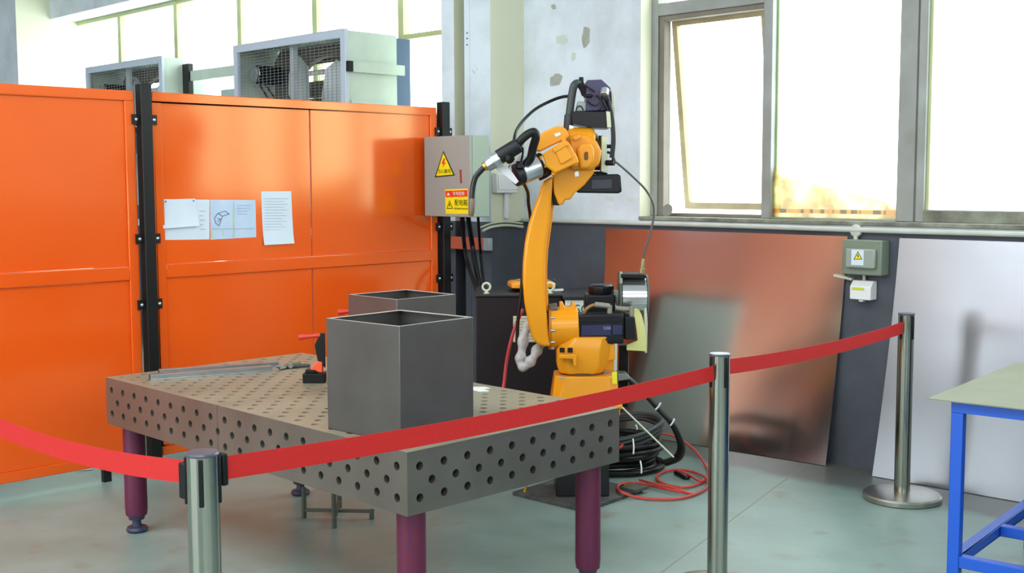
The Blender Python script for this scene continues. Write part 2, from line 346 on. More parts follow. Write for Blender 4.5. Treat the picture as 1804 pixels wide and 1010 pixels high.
# --- window 2: fixed light with grime along the bottom
def dirty_glass():
    m = bpy.data.materials.new('grimy_glass'); m.use_nodes = True; nt = m.node_tree; N = nt.nodes; L = nt.links; N.clear()
    o = N.new('ShaderNodeOutputMaterial'); mx = N.new('ShaderNodeMixShader'); t = N.new('ShaderNodeBsdfTransparent'); d = N.new('ShaderNodeBsdfTranslucent'); t.inputs[0].default_value = (.95, 1, .97, 1)
    g = N.new('ShaderNodeNewGeometry'); sp = N.new('ShaderNodeSeparateXYZ'); L.new(g.outputs['Position'], sp.inputs[0])
    n = N.new('ShaderNodeTexNoise'); n.inputs['Scale'].default_value = 7; n.inputs['Detail'].default_value = 6; L.new(g.outputs['Position'], n.inputs[0])
    # grime rises higher at the far (left) end
    a = N.new('ShaderNodeMath'); a.operation = 'MULTIPLY_ADD'; L.new(sp.outputs['Y'], a.inputs[0]); a.inputs[1].default_value = .22; a.inputs[2].default_value = 1.345
    s = N.new('ShaderNodeMath'); s.operation = 'SUBTRACT'; L.new(a.outputs[0], s.inputs[0]); L.new(sp.outputs['Z'], s.inputs[1])
    k = N.new('ShaderNodeMath'); k.operation = 'MULTIPLY_ADD'; L.new(n.outputs['Fac'], k.inputs[0]); k.inputs[1].default_value = .16; L.new(s.outputs[0], k.inputs[2])
    r = N.new('ShaderNodeMapRange'); r.inputs['From Min'].default_value = .02; r.inputs['From Max'].default_value = .10; r.inputs['To Max'].default_value = .8; L.new(k.outputs[0], r.inputs['Value'])
    c = N.new('ShaderNodeValToRGB'); e = c.color_ramp.elements; e[0].position = .38; e[0].color = lin((150, 132, 84)); e[1].position = .6; e[1].color = lin((200, 196, 150)); L.new(n.outputs['Fac'], c.inputs[0])
    # rusty caulk line with dark gaps along the very bottom
    zz_ = N.new('ShaderNodeMath'); zz_.operation = 'SUBTRACT'; L.new(sp.outputs['Z'], zz_.inputs[0]); zz_.inputs[1].default_value = 1.327
    za_ = N.new('ShaderNodeMath'); za_.operation = 'ABSOLUTE'; L.new(zz_.outputs[0], za_.inputs[0]); zl_ = N.new('ShaderNodeMath'); zl_.operation = 'LESS_THAN'; zl_.inputs[1].default_value = .011; L.new(za_.outputs[0], zl_.inputs[0])
    wv = N.new('ShaderNodeTexNoise'); wv.noise_dimensions = '1D'; wv.inputs['Scale'].default_value = 16; L.new(sp.outputs['Y'], wv.inputs['W'])
    wc = N.new('ShaderNodeValToRGB'); wc.color_ramp.elements[0].position = .5; wc.color_ramp.elements[0].color = lin((168, 120, 44)); wc.color_ramp.elements[1].position = .56; wc.color_ramp.elements[1].color = lin((88, 64, 30)); L.new(wv.outputs['Fac'], wc.inputs[0])
    mb = N.new('ShaderNodeMixRGB'); L.new(zl_.outputs[0], mb.inputs[0]); L.new(c.outputs[0], mb.inputs[1]); L.new(wc.outputs[0], mb.inputs[2]); L.new(mb.outputs[0], d.inputs[0])
    L.new(r.outputs[0], mx.inputs[0]); L.new(t.outputs[0], mx.inputs[1]); L.new(d.outputs[0], mx.inputs[2]); L.new(mx.outputs[0], o.inputs[0]); return m
grime = dirty_glass()
w2 = struct(thing('window_2', 'x', 'x', (XF, (yc + yd) / 2, 1.283))); del w2['label'], w2['category']
b = MB(); b.box(XF, XF + .07, ye + .012, yd, 1.283, 3.6); b.box(XF, XF + .07, yd, yc, 1.283, 1.292); b.box(XF, XF + .07, yd, yc, TZ0 + .12, TZ1 + .1); b.build('window_frame', winframe, w2, .004)
b = MB(); b.box(XF + .03, XF + .036, yd, yc, 1.292, TZ0 + .12); b.build('pane', grime, w2)
b = MB(); b.box(XF + .03, XF + .036, yd, yc, TZ1 + .1, 3.58); b.build('upper_pane', glass, w2)
b = MB(); b.box(XF + .045, XF + .07, yc - .012, yc - .001, 1.292, 3.5); b.box(XF + .045, XF + .07, yd + .001, yd + .006, 1.292, 3.5); b.build('glazing_bead', wingreen, w2)
# --- window 3 and the ones beyond the frame
def plain_window(n, y0, y1):
    w = struct(thing('window_%d' % n, 'x', 'x', (XF, (y0 + y1) / 2, 1.283))); del w['label'], w['category']
    b = MB(); b.box(XF - .01, XF + .07, y1 - .045, y1, 1.283, 3.6); b.box(XF, XF + .07, y0, y0 + .045, 1.283, 3.6)
    b.box(XF - .01, XF + .06, y0, y1 - .045, 1.283, 1.345); b.box(XF, XF + .07, y0, y1, 2.75, 2.82); b.box(XF, XF + .07, y0, y1, 3.54, 3.6); b.build('window_frame', winframe, w, .004); b = MB(); b.box(XF - .013, XF - .0105, y0, y1 - .045, 1.285, 1.34); b.build('shaded_grimy_rail', sillm, w)  # rail strip coloured dark for dirt and its backlit shade
    b = MB(); b.box(XF + .03, XF + .036, y0 + .045, y1 - .045, 1.345, 2.75); b.box(XF + .03, XF + .036, y0 + .045, y1 - .045, 2.82, 3.54); b.build('pane', glass, w)
    b = MB(); b.box(XF + .012, XF + .03, y1 - .06, y1 - .045, 1.345, 2.75); b.build('glazing_bead', wingreen, w)
plain_window(3, -.82, ye); plain_window(4, -1.7, -.82)
# --- rear bay
ys = [y_at(u, 100) for u in (119, 211, 310.5, 422.5, 555, 706.5)] + [3.3]
n = 5
for i in range(6):
    y1, y0 = ys[i], ys[i + 1]
    w = struct(thing('window_%d' % n, 'x', 'x', (XF, (y0 + y1) / 2, 1.27))); del w['label'], w['category']; n += 1
    b = MB(); t = .058
    b.box(XF, XF + .06, y0 - t / 2 if i < 5 else y0, y0 + t / 2, 1.27, 3.19); b.box(XF, XF + .06, y0 + t / 2, y1 - t / 2, 3.15, 3.19); b.box(XF, XF + .06, y0 + t / 2, y1 - t / 2, 1.27, 1.32)
    if i == 0: b.box(XF, XF + .06, y1 - t / 2, y1, 1.27, 3.19)
    if i == 5: b.box(XF, XF + .06, y0 + t / 2, y1 - t / 2, onx(740, 66, XF).z, onx(740, 57, XF).z)
    b.build('window_frame', wingreen, w, .004)
    b = MB(); b.box(XF + .03, XF + .036, y0 + t / 2, y1 - t / 2, 1.32, 3.15); b.build('pane', glass, w)

# plaster losses on the wall between the windows
def patch(u, v, w, h, m, name, seed):
    random.seed(seed); c = onx(u, v, XW - .0015); k = 30
    pts = []
    for i in range(k):
        a = 2 * PI * i / k; rr = 1 + .13 * math.sin(2 * a + seed) + .09 * math.sin(5 * a + 2 * seed) + random.uniform(-.06, .06)
        ca, sa = math.cos(a), math.sin(a); q = .75
        pts.append(Vector((0, math.copysign(abs(ca) ** q, ca) * w / 2 * rr, math.copysign(abs(sa) ** q, sa) * h / 2 * rr)) + c)
    b = MB(); b.prism(pts, (.003, 0, 0)); return b.build(name, m)
bare = mat('bare_plaster', (172, 174, 162), .9, 0, (150, 152, 142), 20)
peel = mat('primer', (196, 204, 196), .9)
for i, (u, v, w_, h_, m_) in enumerate(((979, 141, .10, .075, bare), (1032, 65, .07, .11, bare), (990, 70, .11, .05, peel), (975, 12, .04, .03, bare), (1073, 350, .07, .03, peel), (1110, 352, .05, .02, peel), (905, 372, .0, 0, peel), (1010, 100, .04, .05, peel))):
    if w_: struct(patch(u, v, w_, h_, m_, 'wall_right_bare_patch', i + 3))

# conduit (trunking) under the sill
tr = thing('cable_conduit', 'long white plastic cable conduit running under the window sill', 'conduit', (3.24, 0, 1.24))
b = MB(); b.tube([(3.245, 2.72, 1.243), (3.245, 2.2, 1.243), (3.243, 1.0, 1.243), (3.245, 0.2, 1.24), (3.243, -1, 1.243), (3.245, -1.88, 1.243)], .0135, 10, 2); b.build('pipe', duct, tr)
c = onx(1507, 408, 3.24)
b = MB(); b.lathe((3.262, c.y, 1.236), (-1, 0, 0), [(0, .032), (.022, .032), (.026, .026)], 20); b.tube([(3.245, c.y, 1.21), (3.245, c.y, 1.17)], .012, 10, 1); b.build('junction_box', duct, tr, .002)

# ================================================================== ORANGE FENCE
YF = 2.823
def fence_panel(x0, x1, label, split):
    t = thing('safety_fence', label, 'fence', ((x0 + x1) / 2, YF, 0), 'orange fence panels')
    z0, z1, zm = .085, 1.95, 1.04; fr = .05
    b = MB()
    b.box(x0, x1, YF - .02, YF + .02, z1 - fr, z1); b.box(x0, x1, YF - .02, YF + .02, z0, z0 + .05)
    b.box(x0, x0 + fr, YF - .02, YF + .02, z0 + .05, z1 - fr); b.box(x1 - fr, x1, YF - .02, YF + .02, z0 + .05, z1 - fr)
    b.box(x0 + fr, x1 - fr, YF - .02, YF + .02, zm - .035, zm + .035)
    b.build('frame', orange, t, .004)
    xs = [x0 + fr] + ([split] if split else []) + [x1 - fr]
    for i in range(len(xs) - 1):
        a, c = xs[i] + (.004 if i else 0), xs[i + 1] - (.004 if i + 2 < len(xs) else 0)
        for (q0, q1) in ((z0 + .05, zm - .035), (zm + .035, z1 - fr)):
            g = .0015
            b = MB(); b.box(a + g, c - g, YF - .008, YF + .004, q0 + g, q1 - g); b.build('infill_sheet', orange, t)
    # feet
    for x in (x0 + .2, x1 - .2):
        b = MB(); b.box(x - .02, x + .02, YF - .015, YF + .015, 0, z0); b.build('foot', black, t)
    return t
xpost = ony(256, 300, YF - .02).x
fence_panel(xpost + .05, 2.575, 'orange sheet metal fence panel behind the welding table, with papers stuck on it', 1.64)
fence_panel(-1.62, xpost - .05, 'orange sheet metal fence panel at the left edge of the photo', None)
def fence_post(x, label, brk, bolts=True):
    t = thing('fence_post', label, 'post', (x, YF, 0), 'black posts between the fence panels')
    b = MB(); b.box(x - .03, x + .03, YF - .055, YF + .005, .0, 1.985); b.build('post', black, t, .004)
    b = MB(); b.box(x - .07, x + .07, YF - .09, YF + .04, 0.0, .008); b.build('foot_plate', black, t)
    for z in (.42, .95, 1.78) if not brk else brk:
        for s in (-1, 1):
            b = MB(); cx = x + s * .048; b.box(cx - .018, cx + .018, YF - .032, YF - .022, z - .025, z + .025); br = b.build('bracket', black, t)
            b = MB(); b.lathe((cx, YF - .032, z), (0, -1, 0), [(0, .009), (.006, .008), (.009, .003)], 12); b.build('bolt', silver, br)
zb = [ony(256, v, YF - .03).z for v in (211, 421, 537)]
fence_post(xpost, 'tall black square fence post between the two orange panels', zb)
fence_post(2.625, 'black square fence post at the end of the fence, by the electrical box', [ony(773, v, YF - .03).z for v in (232, 400, 491)])

# papers on the fence
YP = YF - .0085
def paper_on(u0, v0, u1, v1, u2, v2, u3, v3, y, m, name, label, grp, curl=None):
    t = None
    p = [ony(a, c, y) for a, c in ((u0, v0), (u1, v1), (u2, v2), (u3, v3))]
    b = MB(); N = 6; rows = []
    for j in range(N + 1):
        s = j / N; a = p[0].lerp(p[3], s); c = p[1].lerp(p[2], s); row = []
        for i in range(N + 1):
            q = a.lerp(c, i / N); q.y -= (curl(i / N, s) if curl else 0); row.append(q)
        rows.append(row)
    back = [[q + Vector((0, .0008, 0)) for q in r] for r in rows]
    V = [[b.bm.verts.new(q) for q in r] for r in rows]; B = [[b.bm.verts.new(q) for q in r] for r in back]
    for j in range(N):
        for i in range(N):
            b._f([V[j][i], V[j][i + 1], V[j + 1][i + 1], V[j + 1][i]]); b._f([B[j][i], B[j + 1][i], B[j + 1][i + 1], B[j][i + 1]])
    for i in range(N): b._f([V[0][i], B[0][i], B[0][i + 1], V[0][i + 1]]); b._f([V[N][i], V[N][i + 1], B[N][i + 1], B[N][i]]); b._f([V[i][0], V[i + 1][0], B[i + 1][0], B[i][0]]); b._f([V[i][N], B[i][N], B[i + 1][N], V[i + 1][N]])
    t = thing(name, label, 'paper', ((p[2] + p[3]) / 2), grp)
    b.build('sheet', m, t)
    return t
def mark(t, name, y, u0, v0, u1, v1, m, th=1.0):
    a = ony(u0, v0, y); c = ony(u1, v1, y); b = MB(); b.bar(a, c, .0006, th / 1000 * 2.6, up=Vector((0, -1, 0)) if False else UP) if abs(u1 - u0) > abs(v1 - v0) else b.bar(a, c, th / 1000 * 2.6, .0006, up=Vector((0, 1, 0)))
    return b.build(name, m, t)
pg = 'papers stuck on the orange fence'
pa = paper_on(283, 351, 369, 352, 369, 422, 284, 423, YP, paper, 'paper_sheet', 'large pale paper sheet on the orange fence, half covered by a smaller sheet', pg)
for k in range(5): mark(pa, 'text_line', YP - .0012, 352, 372 + k * 8, 362 - (k % 2) * 4, 372.3 + k * 8, inklight, 1)
pb = paper_on(282, 352, 344, 350, 350, 398, 286, 403, YP - .003, paper, 'paper_sheet', 'small blank sheet with curled bottom edge overlapping the larger one', pg, lambda a, s: .012 * s ** 3)
for k, (x, y_) in enumerate(((292, 355), (341, 354))):
    b = MB(); q = ony(x, y_, YP - .005); b.lathe(q, (0, -1, 0), [(0, .004), (.002, .003)], 10); b.build('pin', ink, pb)
pc = paper_on(370, 352, 450, 352.5, 451.5, 418, 371, 422.5, YP, paper2, 'technical_drawing', 'bluish technical drawing sheet with an isometric sketch and yellow highlighting', pg)
yy = YP - .0014
for a in ((378, 384, 384, 376), (384, 376, 392, 381), (378, 384, 380, 393), (380, 393, 386, 398), (386, 398, 392, 381), (384, 376, 396, 372), (396, 372, 404, 377), (392, 381, 404, 377), (383, 385, 389, 386), (383, 391, 389, 386)): mark(pc, 'drawn_line', yy, *a, ink, 1.1)
for a in ((373, 403.5, 449, 403), (412, 356, 412, 419),): mark(pc, 'drawn_line', yy, *a, inklight, .8)
for a in ((411, 370, 411, 400), (411, 405, 411.5, 417), (393, 405, 393.5, 416), (373.5, 406, 374, 418)): mark(pc, 'highlight_strip', yy, *a, highl, 2.2)
for k in range(4): mark(pc, 'text_line', yy, 418, 362 + k * 5, 444 - k * 3, 362 + k * 5, inklight, .8)
pd = paper_on(460, 337.5, 513, 337, 517, 429, 464, 432, YP, paper, 'paper_notice', 'narrow upright printed notice, rightmost of the papers on the fence', pg, lambda a, s: .01 * (s ** 6))
for k in range(15): mark(pd, 'text_line', YP - .0015, 466, 350 + k * 5, 508 - (k * 7) % 13, 350 + k * 5, inklight, .7)

# ================================================================== FANS BETWEEN FENCE AND WINDOWS
def make_fan(label):
    # local frame: front face at x=0 looking to -x, y from 0 (near) to Wd, z 0..Wd
    Wd, Dp = 1.38, .43
    t = thing('exhaust_fan', label, 'fan', (0, 0, 0), 'square exhaust fans above the orange fence')
    b = MB(); th = .006
    b.box(0, Dp, 0, th, 0, Wd); b.box(0, Dp, Wd - th, Wd, 0, Wd); b.box(0, Dp, th, Wd - th, 0, th); b.box(0, Dp, th, Wd - th, Wd - th, Wd)
    for zc in (.45, .9): b.box(0.03, Dp - .03, -.012, 0, zc - .02, zc + .02)
    b.build('housing', galv_green, t, .002)
    b = MB(); r = .045
    b.box(-.02, .004, -.01, r, -.01, Wd + .01); b.box(-.02, .004, Wd - r, Wd + .01, -.01, Wd + .01); b.box(-.02, .004, r, Wd - r, -.01, r); b.box(-.02, .004, r, Wd - r, Wd - r, Wd + .01)
    b.build('front_rim', white_galv, t, .003)
    # baffle plate with round opening
    cx = Wd / 2; ro = .60; N = 48
    b = MB(); outer = []; inner = []
    for i in range(N):
        a = 2 * PI * (i + .5) / N; ca, sa = math.cos(a), math.sin(a); k = (Wd / 2 - .01) / max(abs(ca), abs(sa))
        outer.append(Vector((.335, cx + ca * k, cx + sa * k))); inner.append(Vector((.335, cx + ca * ro, cx + sa * ro)))
    inner2 = [p + Vector((.05, 0, 0)) for p in inner]
    A = [[b.bm.verts.new(p) for p in q] for q in (outer, inner, inner2)]
    for i in range(N):
        j = (i + 1) % N; b._f([A[0][i], A[0][j], A[1][j], A[1][i]]); b._f([A[1][i], A[1][j], A[2][j], A[2][i]])
    o = b.build('venturi_plate', mat('dark_interior_brown', (92, 82, 70), .7), t); s_ = o.modifiers.new('solid', 'SOLIDIFY'); s_.thickness = .003  # dark brown puts the housing's dim inside into the colour
    # six wide blades
    b = MB()
    for k in range(6):
        a0 = k * PI / 3 + math.radians(8); ring = []
        for (rr, wd, tw) in ((.09, .08, .09), (.25, .17, .07), (.45, .22, .05), (.58, .14, .04), (.63, .03, .03)):
            row = []
            for s in (-1, -.5, 0, .5, 1):
                off = s * wd; ax = .20 - s * tw + .02 * (1 - s * s)
                c_, s_n = math.cos(a0), math.sin(a0)
                row.append(Vector((ax, cx + rr * c_ - off * s_n, cx + rr * s_n + off * c_)))
            ring.append(row)
        V = [[b.bm.verts.new(p) for p in q] for q in ring]
        for i in range(4):
            for j in range(4): b._f([V[i][j], V[i][j + 1], V[i + 1][j + 1], V[i + 1][j]])
    o = b.build('fan_blades', mat('blade_sheet', (206, 210, 212), .4, .3), t); s_ = o.modifiers.new('solid', 'SOLIDIFY'); s_.thickness = .003
    b = MB(); b.lathe((.08, cx, cx), (1, 0, 0), [(0, .05), (.02, .09), (.14, .09), (.16, .05)], 24); b.build('hub', alu, t)
    b = MB(); b.box(.03, .06, cx - .028, cx + .028, .01, Wd - .01); b.build('support_bar', galv, t)
    # pulley and belt motor
    b = MB(); b.lathe((.03, Wd - .17, Wd - .21), (1, 0, 0), [(0, .02), (.004, .02), (.004, .045), (.01, .06), (.02, .045), (.03, .06), (.035, .02)], 24); b.build('pulley', alu, t)
    b = MB(); b.cyl((.075, Wd - .17, Wd - .21), (.26, Wd - .17, Wd - .21), .07); b.build('motor', darkmetal, t)
    b = MB(); b.bar((.055, Wd - .15, Wd - .16), (.055, cx + .02, cx + .08), .008, .012); b.bar((.055, Wd - .20, Wd - .26), (.055, cx - .02, cx - .08), .008, .012); b.build('drive_belt', blackp, t)
    # wire guard
    b = MB(); q = .0012
    z = .06
    while z < Wd - .05: b.box(-.006, -.006 + 2 * q, .04, Wd - .04, z - q, z + q); z += .021
    y = .06
    while y < Wd - .05: b.box(-.009, -.009 + 2 * q, y - q, y + q, .04, Wd - .04); y += .05
    b.build('wire_guard', alu, t)
    # louvres behind
    b = MB()
    for k in range(11):
        z = .06 + k * .125
        if k == 9: M = Matrix.Translation((Dp - .03, 0, z)) @ Matrix.Rotation(.15, 4, 'Y')
        else: M = Matrix.Translation((Dp - .03, 0, z)) @ Matrix.Rotation(1.28, 4, 'Y')
        b.box(-.062, .062, .02, Wd - .02, -.0015, .0015, M)
    b.build('louvres', darkmetal if False else mat('louvre_sheet', (84, 74, 62), .7), t)  # brown darkened to make the fan interior dimmer
    return t
f1 = make_fan('large square exhaust fan right of the fence post, blades and wire guard fully in view')
f1.location = (2.6, 3.742, 1.128)
f2 = copy_tree(f1); f2.location = (2.6, 6.23, 1.14); f2['label'] = 'square exhaust fan farther left, only its top edge and grille above the fence'
b = MB(); b.box(3.06, 3.2, 3.80, 3.825, 1.3, 2.50); tag(b.build('flange_plate', blue_flange), 'narrow blue-grey upright plate beside the back of the large exhaust fan', 'plate')
# flat bar strap linking both fans, and strap on near side
za = onx(380, 127, 2.75).z
st = thing('mounting_rail', 'pale flat metal rail bridging the gap between the two exhaust fans', 'rail', (2.8, 5.6, za), 'rails holding the exhaust fans')
b = MB(); b.box(2.78, 2.80, 5.122, 6.228, za - .04, za + .04); b.build('bar', galv_green, st)
b = MB(); b.box(2.765, 2.805, 5.13, 5.21, za - .05, za + .05); b.build('end_cap', black, st)
b = MB(); b.box(2.765, 2.805, 6.12, 6.22, za - .30, za + .10); b.build('end_bracket', black, st)
zs = onx(640, 122, 2.8).z
st = thing('mounting_rail', 'pale strap across the side of the large exhaust fan with black end clip', 'rail', (2.85, 3.72, zs), 'rails holding the exhaust fans')
b = MB(); b.box(2.62, 3.08, 3.715, 3.728, zs - .035, zs + .035); b.build('bar', galv_green, st)
b = MB(); b.box(2.585, 2.625, 3.705, 3.731, zs - .035, zs + .035); b.build('end_clip', black, st)
b = MB(); b.box(3.05, 3.06, 5.3, 6.1, 1.2, 2.27); tag(b.build('backing_board', mat('grey_board', (168, 182, 186), .6)), 'grey board standing between the two fans behind the rail', 'board')

# ================================================================== STEEL COLUMN BESIDE THE PILASTER
t = thing('steel_column', 'pale blue steel channel column with shiny recess behind the electrical box', 'column', (3.0, 3.07, 0))
b = MB(); yA, yB, yC, yD = PY1 + .002, onx(818, 100, PX).y, onx(800, 100, PX).y, onx(778, 100, PX).y
b.box(PX, PX + .012, yA, yB, 0, CE - .001); b.box(PX, PX + .012, yC, yD, 0, CE - .001); b.box(PX + .012, 3.2, yB - .01, yB, 0, CE - .001); b.box(PX + .012, 3.2, yC, yC + .01, 0, CE - .001)
b.build('flanges', wallm, t)
b = MB(); b.box(3.06, 3.064, yB, yC, 1.25, CE - .001); b.build('shiny_web', stainless2, t)
b = MB(); b.box(3.06, 3.064, yB, yC, 0, 1.249); b.build('painted_web', wallm, t)
for v in (58, 68, 79):
    b = MB(); q = onx(823, v, PX); b.lathe((PX, q.y, q.z), (-1, 0, 0), [(0, .006), (.003, .005)], 10); b.build('screw', ink, t)

# bracket bar between post and pilaster
b = MB(); zbar = onx(820, 429, 2.93).z
t = thing('bracket_bar', 'short orange square bar across the dark pilaster below the electrical box', 'bar', (2.93, 2.95, zbar))
yl = onx(850, 429, 2.93).y
b.box(2.93, 2.968, yl, 3.17, zbar - .04, zbar + .04); b.build('orange_bar', mat('faded_orange', (206, 92, 60), .5), t, .003)
b = MB(); b.box(2.932, 2.968, yl - .055, yl - .001, zbar - .04, zbar + .04); b.build('grey_end', galv, t, .003)

# ================================================================== ELECTRICAL BOX
EX = 2.44; ey0, ey1 = onx(828, 300, EX).y, onx(747.5, 300, EX).y; ez0, ez1 = onx(790, 382, EX).z, onx(828, 238, EX).z; EB = ony(862, 300, ey0).x
t = thing('electrical_box', 'grey wall-mounted electrical distribution box with yellow lightning warning triangle', 'electrical box', (2.55, 2.55, ez0))
b = MB(); b.box(EX + .02, EB, ey0, ey1, ez0, ez1); b.build('body', greenbox, t, .004)
b = MB(); b.box(EX, EX + .019, ey0, ey1, ez0, ez1); dr = b.build('door', greybox, t, .004)
for z_ in (ez0 + .06, ez1 - .10):
    b = MB(); b.bar((EB - .01, ey1 - .02, z_), (PX + .0, 2.86, z_), .03, .03); b.build('mounting_bracket', black, t)
YD = Vector((0, -1, 0))
def on_box(u, v, dx=0): return onx(u, v, EX - dx)
def flat(pts, m, name, parent, dx, th=.0008):
    b = MB(); b.prism([on_box(u, v, dx) for u, v in pts], (th, 0, 0)); return b.build(name, m, parent)
tri = flat(((781, 265.5), (765.5, 313), (801.5, 309.5)), bwarn, 'warning_triangle', dr, .0010)
flat(((781, 270), (768.5, 310.2), (798, 307.5)), ywarn, 'triangle_field', dr, .0018)
flat(((781.5, 279), (777.5, 289.5), (781, 288.5), (779.5, 296), (785.5, 286), (782, 286.5), (784.5, 280)), rwarn, 'lightning_bolt', dr, .0026)
text('当心触电', 'warning_lettering', bwarn, dr, .030, on_box(782.7, 302.3, .0026), YD, UP)
flat(((809.5, 299), (812.8, 299), (813.8, 323), (810.5, 323)), mat('dull_red', (150, 52, 44), .6), 'red_strip', dr, .0010)
flat(((784, 334), (823.5, 332.5), (825, 377), (785, 377)), ywarn, 'warning_label', dr, .0010)
flat(((784.5, 336.5), (823, 335), (823.3, 346.5), (785, 347.5)), rwarn, 'label_header', dr, .0018)
flat(((789.5, 339), (787, 344.5), (792.5, 344.3)), white, 'header_triangle', dr, .0026)
text('有电危险', 'header_lettering', white, dr, .025, on_box(808, 341.5, .0026), YD, UP, sx=1.05)
flat(((792, 353), (786.8, 368), (798, 368)), bwarn, 'small_triangle', dr, .0018); flat(((792, 356), (788.5, 366.7), (796.2, 366.7)), ywarn, 'small_triangle_field', dr, .0026)
flat(((791.5, 358.5), (790.3, 362.5), (792, 362), (791.2, 366), (794, 361), (792.2, 361.5), (793, 358.5)), bwarn, 'small_bolt', dr, .0032)
text('配电箱', 'label_lettering', bwarn, dr, .040, on_box(812, 358, .0026), YD, UP, sx=.95)
text('DISTRIBUTION BOX', 'label_small_print', bwarn, dr, .0135, on_box(812, 368, .0026), YD, UP)
# cables under the box
def cab(pts, r, m, name, label, cat='cable', group=None, closed=False, sm=6, n=8):
    b = MB(); b.tube(pts, r, n, sm, closed); o = b.build(name, m); return tag(o, label, cat, group)
CDY = .86   # controller cabinet distance behind the robot axis
g = 'black cables from the electrical box down to the cabinet'
zc = .90
def Q(u, v, x): return onx(u, v, x)
cab([Q(814, 380, 2.52), Q(818, 430, 2.76), Q(824, 465, 2.7), Q(836, 500, 2.66), Q(847, 540, 2.66), Q(850, 600, 2.66)], .013, cable, 'power_cable', 'thick black cable hanging from the electrical box, leftmost of three', group=g)
cab([Q(824, 380, 2.55), Q(831, 425, 2.76), Q(838, 470, 2.74), Q(846, 510, 2.72), Q(850, 560, 2.72)], .016, cable, 'power_cable', 'thickest black cable hanging in the middle below the electrical box', group=g)
cab([Q(842, 380, 2.6), Q(846, 440, 2.84), Q(850, 480, 2.8), Q(854, 515, 2.78), Q(857, 560, 2.78)], .009, cable, 'power_cable', 'thin black cable hanging from the electrical box, rightmost of three', group=g)
# white socket / junction plate on the pilaster side and wires
t = thing('junction_box', 'white plastic junction box on the side of the pilaster behind the torch', 'junction box', (3.1, 2.71, 1.45))
q0 = ony(866, 305, PY0); q1 = ony(903, 340, PY0)
b = MB(); b.box(q0.x, q1.x, PY0 - .05, PY0 - .002, q1.z, q0.z); b.build('body', white, t, .006)
b = MB(); b.box(q0.x + .01, q1.x - .01, PY0 - .056, PY0 - .05, q1.z + .02, q0.z - .01); b.build('cover', white, t, .004)
q2 = ony(886, 342, PY0); q3 = ony(893, 385, PY0)
b = MB(); b.box(q2.x, q3.x, PY0 - .02, PY0 - .002, q3.z, q1.z - .002); b.build('riser_trunking', white, t, .003)
b = MB(); c0, c1, c2, c3 = [ony(u, v, PY0 - .03) for u, v in ((846, 401), (866, 394), (892, 391), (921, 394))]
b.tube([c0, c1, c2, c3], .006, 8, 5); d = [p + Vector((0, 0, -.022)) for p in (c0, c1, c2, c3)]; d[0].x += .02; b.tube(d, .009, 8, 5)
tag(b.build('loose_wires', cream), 'bundle of loose cream wires sagging across the foot of the white pilaster paint', 'wires')

# ================================================================== LEANING SHEETS
def lean_sheet(name, label, bl, br_, tl, tr_, m, grp, bow=.0):
    N = 16; b = MB(); rows = []
    for j in range(N + 1):
        s = j / N; a = Vector(bl).lerp(Vector(tl), s); c = Vector(br_).lerp(Vector(tr_), s); k_ = 1 - (1 - s) ** 1.7; rows.append([a.lerp(c, i / N) + Vector(((Vector(tl).lerp(Vector(tr_), i / N).x - Vector(bl).lerp(Vector(br_), i / N).x) * (k_ - s), 0, 0)) for i in range(N + 1)])
    V = [[b.bm.verts.new(p) for p in r] for r in rows]
    for j in range(N):
        for i in range(N): b._f([V[j][i], V[j][i + 1], V[j + 1][i + 1], V[j + 1][i]])
    o = b.build(name, m, None, angle=80); s_ = o.modifiers.new('solid', 'SOLIDIFY'); s_.thickness = .002; s_.offset = 0
    return tag(o, label, 'metal sheet', grp)
gsh = 'metal sheets leaning on the dark dado'
zt = 1.205
lean_sheet('steel_sheet', 'large stainless sheet mirroring the orange fence, leaning on the wall behind the robot', (3.03, 1.97, .003), (3.18, .425, .003), (3.262, 2.02, zt + .0), (3.262, .372, zt), stainless, gsh, -.012)
lean_sheet('steel_sheet', 'bright silvery metal sheet leaning on the wall behind the farthest stanchion', (3.153, .145, .003), (3.21, -1.08, .003), (3.262, .085, zt), (3.262, -1.14, zt), stainless2, gsh, -.01)

# ================================================================== SMALL BOXES ON THE WALL
c0 = onx(1484, 422, XW - .085); c1 = onx(1552, 487, XW - .085)
t = thing('distribution_box', 'green-grey wall distribution box with clear flap and small warning triangle', 'distribution box', (XW, (c0.y + c1.y) / 2, c1.z))
b = MB(); b.box(XW - .085, XW - .002, c1.y, c0.y, c1.z, c0.z); b.build('body', greenbox2, t, .006)
d0 = onx(1490, 438, XW - .11); d1 = onx(1540, 474, XW - .11)
b = MB(); b.box(XW - .112, XW - .086, d1.y, d0.y, d1.z, d0.z); fl = b.build('flap', mat('flap_plastic', (150, 160, 152), .2), t, .006)
l0 = onx(1500, 440, XW - .114); l1 = onx(1521, 468, XW - .114)
b = MB(); b.box(XW - .1135, XW - .1125, l1.y, l0.y, l1.z, l0.z); b.build('label', paper, fl)
def fl3(pts, m, name, par, x):
    b = MB(); b.prism([onx(u, v, x) for u, v in pts], (.0006, 0, 0)); b.build(name, m, par)
fl3(((1511.5, 442.5), (1503.5, 457.5), (1519, 457.5)), bwarn, 'warning_triangle', fl, XW - .1145)
fl3(((1511.5, 445), (1505.5, 456.3), (1517, 456.3)), ywarn, 'triangle_field', fl, XW - .1152)
fl3(((1511, 448), (1509.5, 452), (1511.3, 451.6), (1510.8, 455.5), (1513.5, 450.8), (1511.8, 451), (1512.6, 448)), bwarn, 'bolt_mark', fl, XW - .1158)
e0 = onx(1497, 494, XW - .07); e1 = onx(1533, 530, XW - .07)
t = thing('socket_box', 'small white splash-proof socket box with yellow-green label under the distribution box', 'socket', (XW, (e0.y + e1.y) / 2, e1.z))
